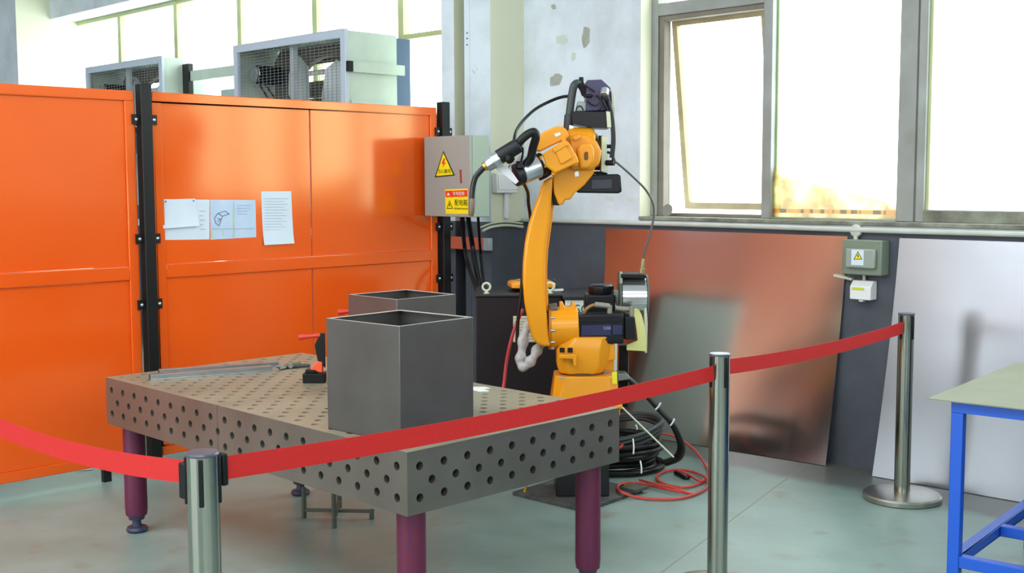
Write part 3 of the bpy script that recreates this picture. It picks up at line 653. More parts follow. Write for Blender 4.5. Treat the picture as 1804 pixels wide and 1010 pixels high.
b = MB(); pr_ = [(XW - .002, e0.z + .0), (XW - .04, e0.z), (XW - .07, e0.z - .03), (XW - .07, e1.z), (XW - .002, e1.z)]
b.prism([Vector((x, e1.y, z)) for x, z in pr_], (0, e0.y - e1.y, 0)); b.build('cover', white, t, .005)
b = MB(); m0 = (e0.y + e1.y) / 2; b.box(XW - .06, XW - .03, m0 - .012, m0 + .012, e1.z - .01, e1.z); b.build('latch', white, t, .002)
g0 = onx(1501, 506, XW - .072); g1 = onx(1522, 512, XW - .072); b = MB(); b.box(XW - .0725, XW - .0705, g1.y, g0.y, g1.z, g0.z); b.build('label', mat('lime_label', (196, 206, 50), .5), t)
b = MB(); b.cyl((XW - .03, m0, e0.z + .001), (XW - .03, m0, c1.z - .001), .008, n=12); b.build('inlet_pipe', duct, t)
h0 = onx(1477, 485, XW - .02); h1 = onx(1503, 488, XW - .02)
b = MB(); b.bar((XW - .02, h0.y + .02, h0.z), (XW - .02, h1.y - .0, h1.z - .012), .03, .012); tag(b.build('shelf_bracket', cream), 'small pale bracket sticking out at the lower left of the distribution box', 'bracket')
# abrasive disc on the sill
q = onx(1176, 375, 3.31)
b = MB(); b.lathe((3.31, q.y, 1.283 + .038), (-1, 0, .25), [(0, .006), (0, .037), (.004, .037), (.004, .006)], 28); tag(b.build('grinding_disc', anch), 'small round grey disc with centre hole standing on the window sill', 'disc')

q = onz(150, 829)
b = MB(); b.prism([q + Vector(v) for v in ((-.05, .01, .002), (.03, -.02, .002), (.05, .03, .002), (-.01, .05, .03))], (0, 0, .003)); tag(b.build('plastic_scrap', white), 'little white scrap on the floor by the foot of the left fence panel', 'scrap')
# ================================================================== WELDING TABLE
TW, TL, TH = 1.0, 2.0, .67
def perforated(mb, nx, ny, o, ex, ey, nrm, r=.014, depth=.022, parity=0):
    """a plate (nx x ny cells of 50 mm plus a 25 mm border), a hole in every other cell"""
    o = Vector(o); ex = Vector(ex); ey = Vector(ey); nrm = Vector(nrm); K = 16; c = .05; cache = {}
    def V(a, b_):
        k = (round(a, 5), round(b_, 5))
        if k not in cache: cache[k] = mb.bm.verts.new(o + ex * a + ey * b_)
        return cache[k]
    xs = [0] + [.025 + c * i for i in range(nx + 1)] + [.05 + c * nx]; ysl = [0] + [.025 + c * i for i in range(ny + 1)] + [.05 + c * ny]
    for i in range(len(xs) - 1):
        for j in range(len(ysl) - 1):
            A, B, C_, D = V(xs[i], ysl[j]), V(xs[i + 1], ysl[j]), V(xs[i + 1], ysl[j + 1]), V(xs[i], ysl[j + 1])
            inner = 0 < i < len(xs) - 2 and 0 < j < len(ysl) - 2
            if inner and (i + j) % 2 == parity:
                cx, cy = (xs[i] + xs[i + 1]) / 2, (ysl[j] + ysl[j + 1]) / 2
                ring = [mb.bm.verts.new(o + ex * (cx + r * math.cos(2 * PI * k / K - 3 * PI / 4)) + ey * (cy + r * math.sin(2 * PI * k / K - 3 * PI / 4))) for k in range(K)]
                low = [mb.bm.verts.new(v.co - nrm * depth) for v in ring]
                cs = [A, B, C_, D]
                for s in range(4):
                    arc = [ring[(s * 4 + k) % K] for k in range(5)]
                    mb._f([cs[s], cs[(s + 1) % 4]] + arc[::-1])
                for k in range(K): mb._f([ring[k], ring[(k + 1) % K], low[(k + 1) % K], low[k]])
                sv = mb.mi; mb.mi = 2; mb._f([v for v in low]); mb.mi = sv  # black cap painted in for the dark inside of the hole
            else: mb._f([A, B, C_, D])
wt = thing('welding_table', 'large perforated steel welding table on four purple legs in the centre', 'welding table', (TW / 2, TL / 2, 0))
b = MB()
b.mi = 1; perforated(b, 19, 39, (0, 0, TH), (1, 0, 0), (0, 1, 0), (0, 0, 1)); b.mi = 0
perforated(b, 19, 3, (0, 0, TH - .2), (1, 0, 0), (0, 0, 1), (0, -1, 0)); perforated(b, 19, 3, (0, TL, TH - .2), (1, 0, 0), (0, 0, 1), (0, 1, 0))
perforated(b, 39, 3, (0, 0, TH - .2), (0, 1, 0), (0, 0, 1), (-1, 0, 0)); perforated(b, 39, 3, (TW, 0, TH - .2), (0, 1, 0), (0, 0, 1), (1, 0, 0))
b.mi = 2; b.box(.024, TW - .024, .024, TL - .024, TH - .196, TH - .19)  # bottom plate added to keep light out of the hollow top
def table_mat(base, seam, rgb_a, rgb_b, rough, metal):
    m = base.copy(); nt = m.node_tree; N = nt.nodes; L = nt.links; bs = N['Principled BSDF']
    g = N.new('ShaderNodeNewGeometry'); sp = N.new('ShaderNodeSeparateXYZ'); L.new(g.outputs['Position'], sp.inputs[0])
    s = N.new('ShaderNodeMath'); s.operation = 'SUBTRACT'; L.new(sp.outputs['Y'], s.inputs[0]); s.inputs[1].default_value = seam
    a = N.new('ShaderNodeMath'); a.operation = 'ABSOLUTE'; L.new(s.outputs[0], a.inputs[0]); lt = N.new('ShaderNodeMath'); lt.operation = 'LESS_THAN'; lt.inputs[1].default_value = .0015; L.new(a.outputs[0], lt.inputs[0])
    mx = N.new('ShaderNodeMixRGB'); src = bs.inputs['Base Color'].links[0].from_socket; L.new(lt.outputs[0], mx.inputs[0]); L.new(src, mx.inputs[1]); mx.inputs[2].default_value = lin((70, 62, 54)); L.new(mx.outputs[0], bs.inputs['Base Color'])
    return m
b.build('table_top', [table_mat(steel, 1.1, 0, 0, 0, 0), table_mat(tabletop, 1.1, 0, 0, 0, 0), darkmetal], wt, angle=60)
for (x, y) in ((.08, .08), (.92, .08), (.08, 1.92), (.92, 1.92)):
    b = MB(); b.lathe((x, y, .075), (0, 0, 1), [(0, .044), (.03, .047), (.10, .0465), (.395, .0465)], 32); lg = b.build('leg', purple, wt)
    b = MB(); b.lathe((x, y, 0), (0, 0, 1), [(0, .04), (.012, .046), (.022, .04), (.024, .02), (.05, .018), (.055, .032), (.078, .038)], 24); b.build('foot', mat('foot_blue_grey', (44, 54, 76), .5), lg)

# steel boxes on the table
def steel_box(x0, y0, s, sy, h, label, rot=0):
    t = thing('steel_box', label, 'steel box', (x0, y0, TH), 'open steel boxes on the welding table')
    th = .004; b = MB(); z0 = TH + .0005; z1 = TH + h
    b.box(x0, x0 + s, y0, y0 + th, z0, z1); b.box(x0, x0 + s, y0 + sy - th, y0 + sy, z0, z1); b.box(x0, x0 + th, y0 + th, y0 + sy - th, z0, z1); b.box(x0 + s - th, x0 + s, y0 + th, y0 + sy - th, z0, z1)
    b.build('walls', boxsteel, t, .0015); t.rotation_euler.z = 0
    b = MB(); fl = .02; z = z1 - .0035; th = .0005; z += .0032; z1 += .0008
    b.box(x0 + th, x0 + s - th, y0 + th, y0 + fl * .4, z, z1 - .0005); b.box(x0 + th, x0 + s - th, y0 + sy - fl, y0 + sy - th, z, z1 - .0005); b.box(x0 + th, x0 + fl * .4, y0 + fl * .4, y0 + sy - fl, z, z1 - .0005); b.box(x0 + s - fl, x0 + s - th, y0 + fl * .4, y0 + sy - fl, z, z1 - .0005)
    b.build('folded_rim', mat('ground_edge', (186, 188, 184), .4, .6), t)
    t.rotation_euler.z = math.radians(rot)
    return t
B1 = steel_box(.066, .11, .337, .352, .372, 'open-topped square steel box nearest the camera on the welding table')
B2 = steel_box(.66, .853, .31, .315, .362, 'open-topped steel box at the back of the table, half hidden by the nearer one')
for i, (u, v, w_, h_) in enumerate(((820, 590, .018, .035), (812, 600, .012, .012), (785, 575, .03, .012))):
    c = ony(u, v, .111); random.seed(i); b = MB(); b.prism([c + Vector((math.cos(a) * w_ / 2 * random.uniform(.6, 1.1), 0, math.sin(a) * h_ / 2 * random.uniform(.6, 1.1))) for a in [k * PI / 5 for k in range(10)]], (0, .0006, 0)); b.build('rust_spot', mat('rust_spot', (104, 82, 66), .8), B1)

B1.rotation_euler.z = math.radians(4.2)
# clamps with red handles
def clamp(px, py, label, h=.16, hand=1.0, u=None):
    # toggle clamp: base on the table, arm, red grip pointing left (view left = -RH)
    t = thing('toggle_clamp', label, 'clamp', (px, py, TH), 'toggle clamps with red grips')
    o = Vector((px, py, TH)); M = Matrix(((RH.x, FH.x, 0, o.x), (RH.y, FH.y, 0, o.y), (0, 0, 1, o.z), (0, 0, 0, 1)))
    b = MB(); b.box(-.06, .03, -.03, .03, .0005, .04, M); b.box(-.05, -.005, -.022, .022, .04, .055, M); b.build('base', blackp, t, .003)
    b = MB(); b.prism([M @ Vector(q) for q in ((-.03, -.02, .056), (.02, -.02, .041), (.02, -.02, .085), (.0, -.02, .09))], M.to_3x3() @ Vector((0, .035, 0))); b.build('orange_block', mat('orange_plastic', (238, 88, 50), .4), t, .003)
    b = MB(); b.prism([M @ Vector(q) for q in ((0.0, -.008, .09), (.03, -.008, .06), (.03, -.008, h), (.012, -.008, h), (-.012, -.008, h - .05))], M.to_3x3() @ Vector((0, .016, 0))); b.build('lever_plate', black, t, .002)
    b = MB(); b.lathe(M @ Vector((.012, 0, h - .01)), M.to_3x3() @ Vector((-1, 0, -.09)), [(0, .009), (.012, .0095), (.05, .008), (.075, .012), (.088, .012), (.092, .006)], 16); b.build('grip', redplastic, t)
    return t
q = onz(557, 676, TH); clamp(q.x + .025, q.y + .02, 'red-handled toggle clamp gripping the left side of the nearer steel box', .205)
q = P(628, 547, -.58)
c2 = clamp(q.x, q.y, 'toggle clamp behind the boxes, only its faded red grip showing', q.z - TH + .01)
# masking scrap on the table
q = onz(846, 688, TH); b = MB(); random.seed(5)
pts = [Vector((q.x + dx, q.y + dy, TH + .001)) for dx, dy in ((-.05, .06), (.0, .075), (.05, .03), (.045, -.01), (.01, .0), (.0, -.05), (-.03, -.03), (-.025, .02))]
b.prism(pts, (0, 0, .004)); tag(b.build('white_rag', white), 'small crumpled white scrap on the table right of the nearer box', 'scrap')

# two aluminium tubes and pliers
def hollow(a, bb, w_, h_, label):
    a = Vector(a); bb = Vector(bb); b = MB(); d = (bb - a); L_ = d.length; d.normalize(); r = d.cross(UP).normalized(); th = .0025
    M = Matrix(((d.x, r.x, 0, a.x), (d.y, r.y, 0, a.y), (0, 0, 1, a.z), (0, 0, 0, 1)))
    b.box(0, L_, -w_ / 2, w_ / 2, 0, th, M); b.box(0, L_, -w_ / 2, w_ / 2, h_ - th, h_, M); b.box(0, L_, -w_ / 2, -w_ / 2 + th, th, h_ - th, M); b.box(0, L_, w_ / 2 - th, w_ / 2, th, h_ - th, M)
    t = thing('aluminium_tube', label, 'metal tube', (a + bb) / 2, 'aluminium tubes lying on the welding table'); b.build('tube', alu, t, .0008)
    b = MB(); b.box(-.001, .004, -w_ / 2 + th, w_ / 2 - th, th, h_ - th, M); b.build('black_end_plate', blackp, t)  # black plate set in the tube's open end
z = TH + .0005
hollow(onz(264, 669, z), onz(478, 653, z), .03, .022, 'square aluminium tube on the table, the nearer of the two')
hollow(onz(280, 659, z), onz(490, 645, z), .03, .02, 'square aluminium tube on the table, the one nearer the fence')
t = thing('pliers', 'pliers with grey and yellow grips lying beside the ends of the aluminium tubes', 'pliers', onz(520, 646, TH))
def T(u, v, h=.008): return onz(u, v, TH + h)
b = MB(); b.tube([T(514, 646), T(530, 645), T(546, 644)], .008, 8, 3); b.build('grip', mat('grey_grip', (72, 74, 70), .5), t)
b = MB(); b.tube([T(514, 643), T(524, 641), T(528, 640)], .008, 8, 3); b.build('grip', mat('olive_grip', (96, 96, 50), .5), t)
b = MB(); b.tube([T(492, 650, .007), T(503, 648, .007), T(514, 644.5, .007)], .0065, 8, 3); b.tube([T(487, 645.5, .007), T(500, 646, .007), T(514, 644.5, .007)], .0055, 8, 3); b.cyl(T(512, 645, .002), T(512, 645, .014), .011, n=14); b.build('jaws', mat('plier_steel', (120, 122, 118), .4, .8), t)

# low trestle under the table
t = thing('low_trestle', 'low dark green steel trestle standing on the floor under the welding table', 'trestle', (.78, 1.45, 0))
b = MB()
a0 = onz(536, 913); a1 = onz(655, 915); b0 = onz(589, 931); b1 = onz(598, 895)
zt_ = .036
for q, h in ((a0, .14), (a1, .045), (b0, .16), (b1, .10)): b.box(q.x - .008, q.x + .008, q.y - .008, q.y + .008, 0, h)
b.bar(a0 + Vector((0, 0, zt_)), a1 + Vector((0, 0, zt_)), .014, .014); b.bar(b0 + Vector((0, 0, zt_)), b1 + Vector((0, 0, zt_)), .014, .014)
b.build('frame', olive, t, .001)

# ================================================================== STANCHIONS AND BELTS
SH = .875
def make_stanchion(label):
    t = thing('stanchion', label, 'stanchion', (0, 0, 0), 'stainless barrier stanchions')
    b = MB(); b.lathe((0, 0, 0), (0, 0, 1), [(0, .172), (.004, .178), (.022, .178), (.030, .172), (.036, .14), (.042, .05), (.0421, .0)], 56); b.build('base', basem, t)
    b = MB(); b.lathe((0, 0, .04), (0, 0, 1), [(0, .0365), (SH - .04 - .003, .0365)], 40); b.build('pole', chrome, t)
    b = MB(); b.lathe((0, 0, SH - .003), (0, 0, 1), [(0, .038), (.004, .0385), (.008, .036), (.009, .0)], 40); b.build('cap', mat('dark_cap', (78, 80, 92), .35, .2), t)
    for k in range(4):
        a = k * PI / 2 + math.radians(-20); b = MB(); M = Matrix.Rotation(a, 4, 'Z')
        b.box(.030, .041, -.0055, .0055, SH - .115, SH - .006, M); b.build('belt_slot', blackp, t, .002)
    return t
sA = make_stanchion('chrome barrier stanchion nearest the camera, in front of the table')
sB = copy_tree(sA); sC = copy_tree(sA); sD = copy_tree(sA)
pA, pB, pC = Vector((-.898, -.359, 0)), Vector((1.199, -.298, 0)), Vector((2.86, -.165, 0))
pD = onz(0, 743, .805); pD = pA + (pD - pA) * 1.25; pD.z = 0
sA.location = pA; sB.location = pB; sC.location = pC; sD.location = pD
sA.rotation_euler.z = math.radians(-16); sB.rotation_euler.z = math.radians(0); sC.rotation_euler.z = math.radians(8)
sB['label'] = 'chrome barrier stanchion standing between the robot and the camera, its base below the frame'
sC['label'] = 'chrome stanchion with round base near the wall, farthest from the camera'
sD['label'] = 'chrome stanchion outside the left edge of the photo holding the left belt end'
def cassette(st, p, toward, z, w=.018, zl=.085):
    d = (Vector(toward) - p); d.z = 0; d.normalize(); n_ = Vector((-d.y, d.x, 0))
    a = p + d * .04; b = MB(); M = Matrix(((d.x, n_.x, 0, a.x), (d.y, n_.y, 0, a.y), (0, 0, 1, z), (0, 0, 0, 1)))
    b.box(0, w, -.02, .02, -zl / 2, zl / 2, M); o = b.build('belt_cassette', blackp, st, .004); return a + d * w
def belt(a, c, za, zc_, label, wd=.055, sag=.02):
    N = 20; a = Vector(a); c = Vector(c); d = (c - a); n_ = Vector((-d.y, d.x, 0)).normalized() * .0009; b = MB(); rings = []
    for i in range(N + 1):
        s = i / N; p = a.lerp(c, s); z_ = za + (zc_ - za) * s - sag * 4 * s * (1 - s); w_ = wd / 2
        rings.append([p + n_ + Vector((0, 0, z_ - w_)), p - n_ + Vector((0, 0, z_ - w_)), p - n_ + Vector((0, 0, z_ + w_)), p + n_ + Vector((0, 0, z_ + w_))])
    b.loft(rings); return tag(b.build('barrier_belt', red), label, 'belt', 'red belts between the stanchions')
flat0 = lambda p: Vector((p[0], p[1], 0))
e1_ = cassette(sA, pA, pB, .832, .016, .075); e2_ = pB + (pA - pB).normalized() * .042
belt(e1_, e2_, .832, .812, 'long red barrier belt crossing in front of the table and robot')
e3_ = pB + (pC - pB).normalized() * .042; e4_ = pC + (pB - pC).normalized() * .042
belt(e3_, e4_, .825, .815, 'red barrier belt running to the stanchion by the wall')
e5_ = cassette(sA, pA, pD, .805, .032, .085); e6_ = pD + (pA - pD).normalized() * .042
belt(e5_, e6_, .822, .80, 'red barrier belt leaving the photo at the left edge', sag=.03)

# ================================================================== ROBOT
def Lf(pts, dy, off): return [P(u, v, dy) for u, v in pts]
rb = thing('welding_robot', 'yellow six-axis welding robot arm with black hoses behind the welding table', 'robot', (1.87, .98, .41))
def slab(pts, y0, y1, name, m, parent=rb, bevel=.006, seg=3):
    a = [P(u, v, y0) for u, v in pts]; d = FH * (y1 - y0)
    b = MB(); b.prism(a, d); return b.build(name, m, parent, bevel, seg)
def rcyl(u0, v0, y0, u1, v1, y1, r, name, m, parent=rb, r2=None, bevel=.004, n=32):
    b = MB(); b.cyl(P(u0, v0, y0), P(u1, v1, y1), r, r2, n); return b.build(name, m, parent, bevel)
Z = lambda v: P(1020, v, 0).z
ax = Vector((1.87, .98, 0)); ax = P(1024, 650, 0); ax.z = 0
MR = Matrix(((RH.x, FH.x, 0, ax.x), (RH.y, FH.y, 0, ax.y), (0, 0, 1, 0), (0, 0, 0, 1)))
def rect_ring(w_, d_, z, ch, cx=0, cy=0):
    return [MR @ Vector((cx + x, cy + y, z)) for x, y in ((-w_ + ch, -d_), (w_ - ch, -d_), (w_, -d_ + ch), (w_, d_ - ch), (w_ - ch, d_), (-w_ + ch, d_), (-w_, d_ - ch), (-w_, -d_ + ch))]
b = MB(); b.loft([rect_ring(.166, .15, Z(723), .02, .008), rect_ring(.166, .15, Z(712), .02, .008), rect_ring(.160, .14, Z(711), .03, .012), rect_ring(.146, .12, Z(657), .045, .018)]); b.build('base', yellow, rb, .005, 3)
b = MB(); b.lathe((ax.x, ax.y, Z(657)), (0, 0, 1), [(0, .105), (.012, .105)], 40); b.build('base_ring', mat('seam_dark', (90, 66, 20), .5), rb)
q = P(1000, 655, -.05)
b = MB(); b.loft([rect_ring(.100, .10, Z(654), .04, -.005), rect_ring(.118, .11, Z(640), .04, 0), rect_ring(.124, .115, Z(612), .05, .005), rect_ring(.11, .10, Z(590), .05, .03)]); b.build('turret', yellow, rb, .006, 3)
slab(((1018, 606), (1083, 606), (1084, 634), (1062, 640), (1018, 640)), -.06, .12, 'turret_upper_block', yellow)
slab(((1063, 610), (1082, 612), (1082, 654), (1064, 654)), -.03, .08, 'turret_side_block', yellow)
slab(((984, 626), (1016, 625), (1016, 645), (1010, 645), (1009, 633), (984, 632)), -.15, -.10, 'turret_bracket', yellow, bevel=.003)
b = MB(); b.box(-.125, -.1, -.117, -.11, 0, .02); b.bm.free()
for u0 in (986, 1000):
    slab(((u0, 613), (u0 + 9, 613.5), (u0 + 9, 622), (u0, 621.5)), -.134, -.125, 'turret_port', blackp, bevel=.001)
# yellow label plate and connector on the base
slab(((1078, 657), (1087, 655), (1087, 676), (1079, 677)), -.128, -.12, 'yellow_label', yellowd, bevel=.001)
slab(((984, 664), (995, 664), (995, 667.5), (984, 667.5)), -.150, -.146, 'nameplate', silver, bevel=.001)
slab(((1088, 659), (1105, 660), (1112, 668), (1088, 672)), -.05, .06, 'base_connector', mat('grey_connector', (120, 124, 124), .4, .4), bevel=.003)
rcyl(1079, 716, -.16, 1096, 716, -.16, .014, 'lifting_lug', yellow, n=16)
# shoulder: horizontal cylinder, motor box to the right
sh = rcyl(967, 578, .0, 1018, 576, .0, .098, 'shoulder', yellow, n=48)
b = MB(); b.lathe(P(966, 578, .0), RH, [(0, .102), (.012, .102)], 48); b.build('shoulder_flange', mat('flange_seam', (176, 104, 20), .5), rb, .002)
for k in range(10):
    a = k * 2 * PI / 10; b = MB(); c = P(969, 578, 0) + RH * .0; c = c + (FH * math.cos(a) + UP * math.sin(a)) * .0985; b.cyl(c, c + RH * .02, .006, n=10); b.build('flange_bolt', alu, sh)
slab(((985, 548), (986, 534), (992, 533), (995, 541), (1006, 542), (1008, 533), (1013, 534), (1015, 550)), -.04, .04, 'shoulder_clevis', yellow, bevel=.004)
rcyl(968, 546, -.02, 982, 544, -.02, .028, 'stop_roller', mat('grey_stop', (84, 78, 70), .5), n=20)
# J2 motor
mo = slab(((1018, 555), (1099, 553), (1099, 606), (1018, 607)), -.075, .06, 'shoulder_motor', motorc, bevel=.008)
slab(((1100, 558), (1119, 559), (1119, 599), (1100, 599)), -.055, .045, 'motor_end_cap', motorc, mo, .006)
slab(((1024, 574), (1076, 572), (1076, 591), (1024, 592)), -.079, -.075, 'motor_label', motorlab, mo, .001)
slab(((1079, 573), (1096, 573), (1096, 590), (1079, 590)), -.079, -.075, 'motor_label', motorlab, mo, .001)
text('GSK', 'motor_lettering', mat('pale_print', (150, 160, 200), .5), mo, .020, P(1070, 578.5, -.0805), RH, UP)
slab(((1020, 564), (1098, 562), (1098, 566), (1020, 568)), -.082, -.075, 'motor_rib', motorc, mo, .001)
slab(((1020, 597), (1098, 596), (1098, 600), (1020, 601)), -.082, -.075, 'motor_rib', motorc, mo, .001)
# J1 vertical motor behind the shoulder
m1 = slab(((1031, 520), (1084, 520), (1084, 556), (1031, 556)), .10, .24, 'turn_motor', motorc, bevel=.008)
b = MB(); c = P(1059, 519, .17); b.lathe((c.x, c.y, c.z), UP, [(0, .058), (.008, .062), (.04, .062), (.05, .05)], 8); b.build('motor_cap', motorc, m1, .003)
slab(((1062, 512), (1097, 512), (1097, 542), (1086, 542), (1084, 522), (1062, 520)), .17, .22, 'grey_connector_block', mat('light_grey_connector', (176, 182, 174), .5), m1)
b = MB(); b.tube([P(1027, 556, -.02), P(1033, 545, -.03), P(1045, 538, -.03), P(1062, 537, -.03)], .008, 10, 6); b.build('motor_lead', mat('tan_cable', (150, 112, 70), .5), rb)
b = MB(); b.tube([P(1048, 537, -.035), P(1060, 538, -.035), P(1074, 540, -.035)], .013, 12, 4); b.tube([P(1074, 538, -.035), P(1074, 556, -.035)], .012, 12, 1); b.tube([P(1084, 543, -.0), P(1100, 545, -.0), P(1112, 545, -.0)], .013, 12, 3); b.tube([P(1113, 540, -.02), P(1113, 560, -.02)], .012, 12, 1); b.build('elbow_connectors', mat('dull_connector', (140, 138, 124), .5, .3), rb)

# lower arm: bowed casting
Lm = [(958, 318), (949, 345), (939, 372), (931, 400), (925, 430), (921.5, 465), (921, 500), (924, 535), (930, 568), (937, 595), (946, 607), (957, 611)]
Rm = [(971, 611), (969, 600), (966, 575), (962, 545), (960, 515), (960, 480), (961, 450), (964, 420), (968, 390), (971, 360), (973, 335), (974, 310)]
arm = slab(Lm + Rm, -.09, .09, 'lower_arm', yellow, bevel=.014, seg=4)
Lr = [(969, 335), (967, 360), (963, 390), (959, 420), (957, 450), (956, 485), (957, 520), (960, 550)]
Rr = [(966, 548), (966, 528), (964, 500), (964, 470), (966, 440), (970, 410), (974, 380), (976, 350), (977, 318)]
slab(Lr + Rr, -.02, .07, 'arm_flange', yellow, arm, .004)
# elbow block and motor
slab(((973, 304), (985, 292), (1016, 285), (1052, 282), (1046, 306), (1030, 326), (1012, 341), (1005, 352), (996, 352), (992, 361), (984, 361), (976, 340)), -.08, .08, 'elbow', yellow, bevel=.008)
slab(((972, 334), (986, 334), (986, 362), (975, 362)), -.06, .06, 'elbow_damper', blackp, bevel=.004)
em = slab(((1016, 318), (1030, 308), (1088, 306.5), (1094, 309), (1096, 338), (1089, 341), (1017, 340)), -.035, .055, 'elbow_motor', motorc, bevel=.008)
slab(((1042, 317), (1078, 316), (1078, 332), (1042, 333)), -.04, -.035, 'motor_label', mat('motor_grey_label', (44, 44, 58), .4), em, .001)
b = MB(); b.tube([P(1040, 308, -.0), P(1052, 304, -.0), P(1070, 307, 0)], .006, 8, 4); b.cyl(P(1050, 309, 0), P(1060, 307, 0), .012, n=12); b.build('motor_plug', blackp, em)
# forearm rear housing (axis across the view) with side lug
fr = thing('x', 'x', 'x'); bpy.data.objects.remove(fr)
b = MB(); c = P(1030, 266, -.02); b.lathe(P(996, 262, .0), RH, [(0, .075), (.02, .098), (.115, .098), (.135, .088), (.14, .0)], 40); b.build('forearm_housing', yellow, rb, .004)
slab(((1002, 246), (1014, 236), (1036, 238), (1052, 250), (1060, 266), (1057, 288), (1044, 300), (1006, 300)), -.105, .06, 'forearm_shell', yellow, bevel=.012, seg=4)
lug = slab(((1016, 262), (1026, 252), (1040, 252), (1047, 262), (1047, 284), (1038, 297), (1022, 298)), -.15, -.105, 'side_lug', yellow, bevel=.012, seg=4)
slab(((1029, 270), (1032, 267), (1036, 268), (1036.5, 280), (1033, 283), (1029, 281)), -.1515, -.149, 'lug_slot', mat('slot_shade', (110, 70, 14), .6), lug, .001)  # dark plate drawn for the shade inside the lug's hole
b = MB(); b.tube([P(1008, 240, -.03), P(1022, 232, -.02), P(1040, 234, -.0), P(1052, 246, .02), P(1059, 262, .02)], .011, 10, 6); b.build('dress_hose', mat('brown_hose', (96, 74, 46), .5), rb)
b = MB(); b.tube([P(1012, 234, .0), P(1032, 229, .0), P(1048, 238, .03), P(1056, 250, .04)], .009, 10, 6); b.build('dress_hose', rubber, rb)
slab(((1047, 239), (1062, 239), (1062, 300), (1047, 300)), .06, .10, 'black_back_plate', blackp, bevel=.003)
slab(((1046, 271), (1059, 271), (1059, 294), (1046, 296)), .03, .058, 'orange_side_plate', mat('amber_paint', (226, 122, 28), .4), bevel=.004)
slab(((1060, 240), (1071, 242), (1071, 302), (1059, 302)), -.03, .06, 'pale_side_plate', mat('pale_green_plate', (206, 214, 190), .5), bevel=.002)
slab(((1010, 243), (1022, 236), (1024, 243), (1012, 249)), -.125, -.10, 'hose_lug', yellow, bevel=.003)
# wrist: two angular covers pointing to the lower left, toward the camera
def obl(c, l, w_, h_, ang, dy, name, m, bevel=.01, tilt=0, parent=rb, d=.10):
    """box centred at pixel c, length l along a direction ang (degrees in view), height h_, depth d"""
    o = P(c[0], c[1], dy); a = math.radians(ang); e = (RH * math.cos(a) + UP * math.sin(a)) * math.cos(tilt) + FH * math.sin(tilt); u_ = (RH * -math.sin(a) + UP * math.cos(a)); n_ = e.cross(u_)
    M = Matrix(((e.x, n_.x, u_.x, o.x), (e.y, n_.y, u_.y, o.y), (e.z, n_.z, u_.z, o.z), (0, 0, 0, 1)))
    b = MB(); b.box(-l / 2, l / 2, -w_ / 2, w_ / 2, -h_ / 2, h_ / 2, M); return b.build(name, m, parent, bevel, 3), M
slab(((940, 252), (943, 246), (958, 232), (978, 223), (990, 222), (998, 228), (1003, 240), (996, 246), (980, 253), (952, 267), (946, 266)), -.20, -.08, 'wrist_upper_cover', yellow, bevel=.012, seg=4)
wr = slab(((955, 272), (993, 247), (1001, 249), (1018, 278), (1020, 288), (1012, 290), (978, 306), (971, 300), (962, 294)), -.24, -.09, 'wrist_body', yellow, bevel=.008, seg=3)
slab(((978, 266), (996, 257), (1008, 279), (988, 290)), -.252, -.24, 'wrist_cover_plate', yellow, wr, .004)
slab(((973, 262), (997, 248), (1001, 256), (977, 270)), -.256, -.24, 'wrist_ridge', yellow, wr, .004)
slab(((950, 276), (962, 270), (971, 287), (960, 297), (952, 288)), -.225, -.13, 'wrist_nose', yellow, wr, .005)
slab(((976, 236), (987, 233), (988, 238), (979, 242)), -.203, -.199, 'nameplate', silver, bevel=.001)
slab(((954, 277), (963, 274), (968, 288), (959, 290)), -.228, -.224, 'nameplate', silver, wr, .001)
slab(((1012, 303), (1019, 301), (1020, 311), (1013, 312)), -.083, -.079, 'nameplate', silver, bevel=.001)
for (u, v) in ((1014, 289), (993, 247), (975, 305)):
    b = MB(); c = P(u, v, -.20); b.cyl(c, c - FH * .02, .010, n=14); b.build('cover_screw', yellow, wr, .002)
# tool flange: black ring, silver adaptor, black ring
def ax_lathe(pa, pb, prof, name, m, parent=rb, n=36, bevel=0):
    a = P(*pa); c = P(*pb); b = MB(); L_ = (c - a).length; b.lathe(a, c - a, [(s * L_, r) for s, r in prof], n); return b.build(name, m, parent, bevel)
pa, pb = (957, 288, -.17), (900, 312, -.24)
ax_lathe(pa, pb, [(0, .042), (.02, .052), (.17, .052), (.18, .044)], 'flange_ring', blackp)
ax_lathe(pa, pb, [(.18, .050), (.20, .054), (.68, .054), (.70, .052)], 'tool_adaptor', silver, bevel=.002)
ax_lathe(pa, pb, [(.70, .050), (.72, .054), (.90, .052), (.93, .042)], 'anti_collision_sensor', mat('dark_slate', (24, 28, 36), .4, spec=.35), bevel=.002)
# torch bracket plates
slab(((908, 325), (914, 320), (900, 300), (880, 286), (872, 288), (870, 294), (888, 308)), -.30, -.285, 'torch_bracket', whitepaint, bevel=.002)
slab(((893, 300), (915, 272), (925, 276), (906, 300)), -.25, -.235, 'torch_bracket', whitepaint, bevel=.002)
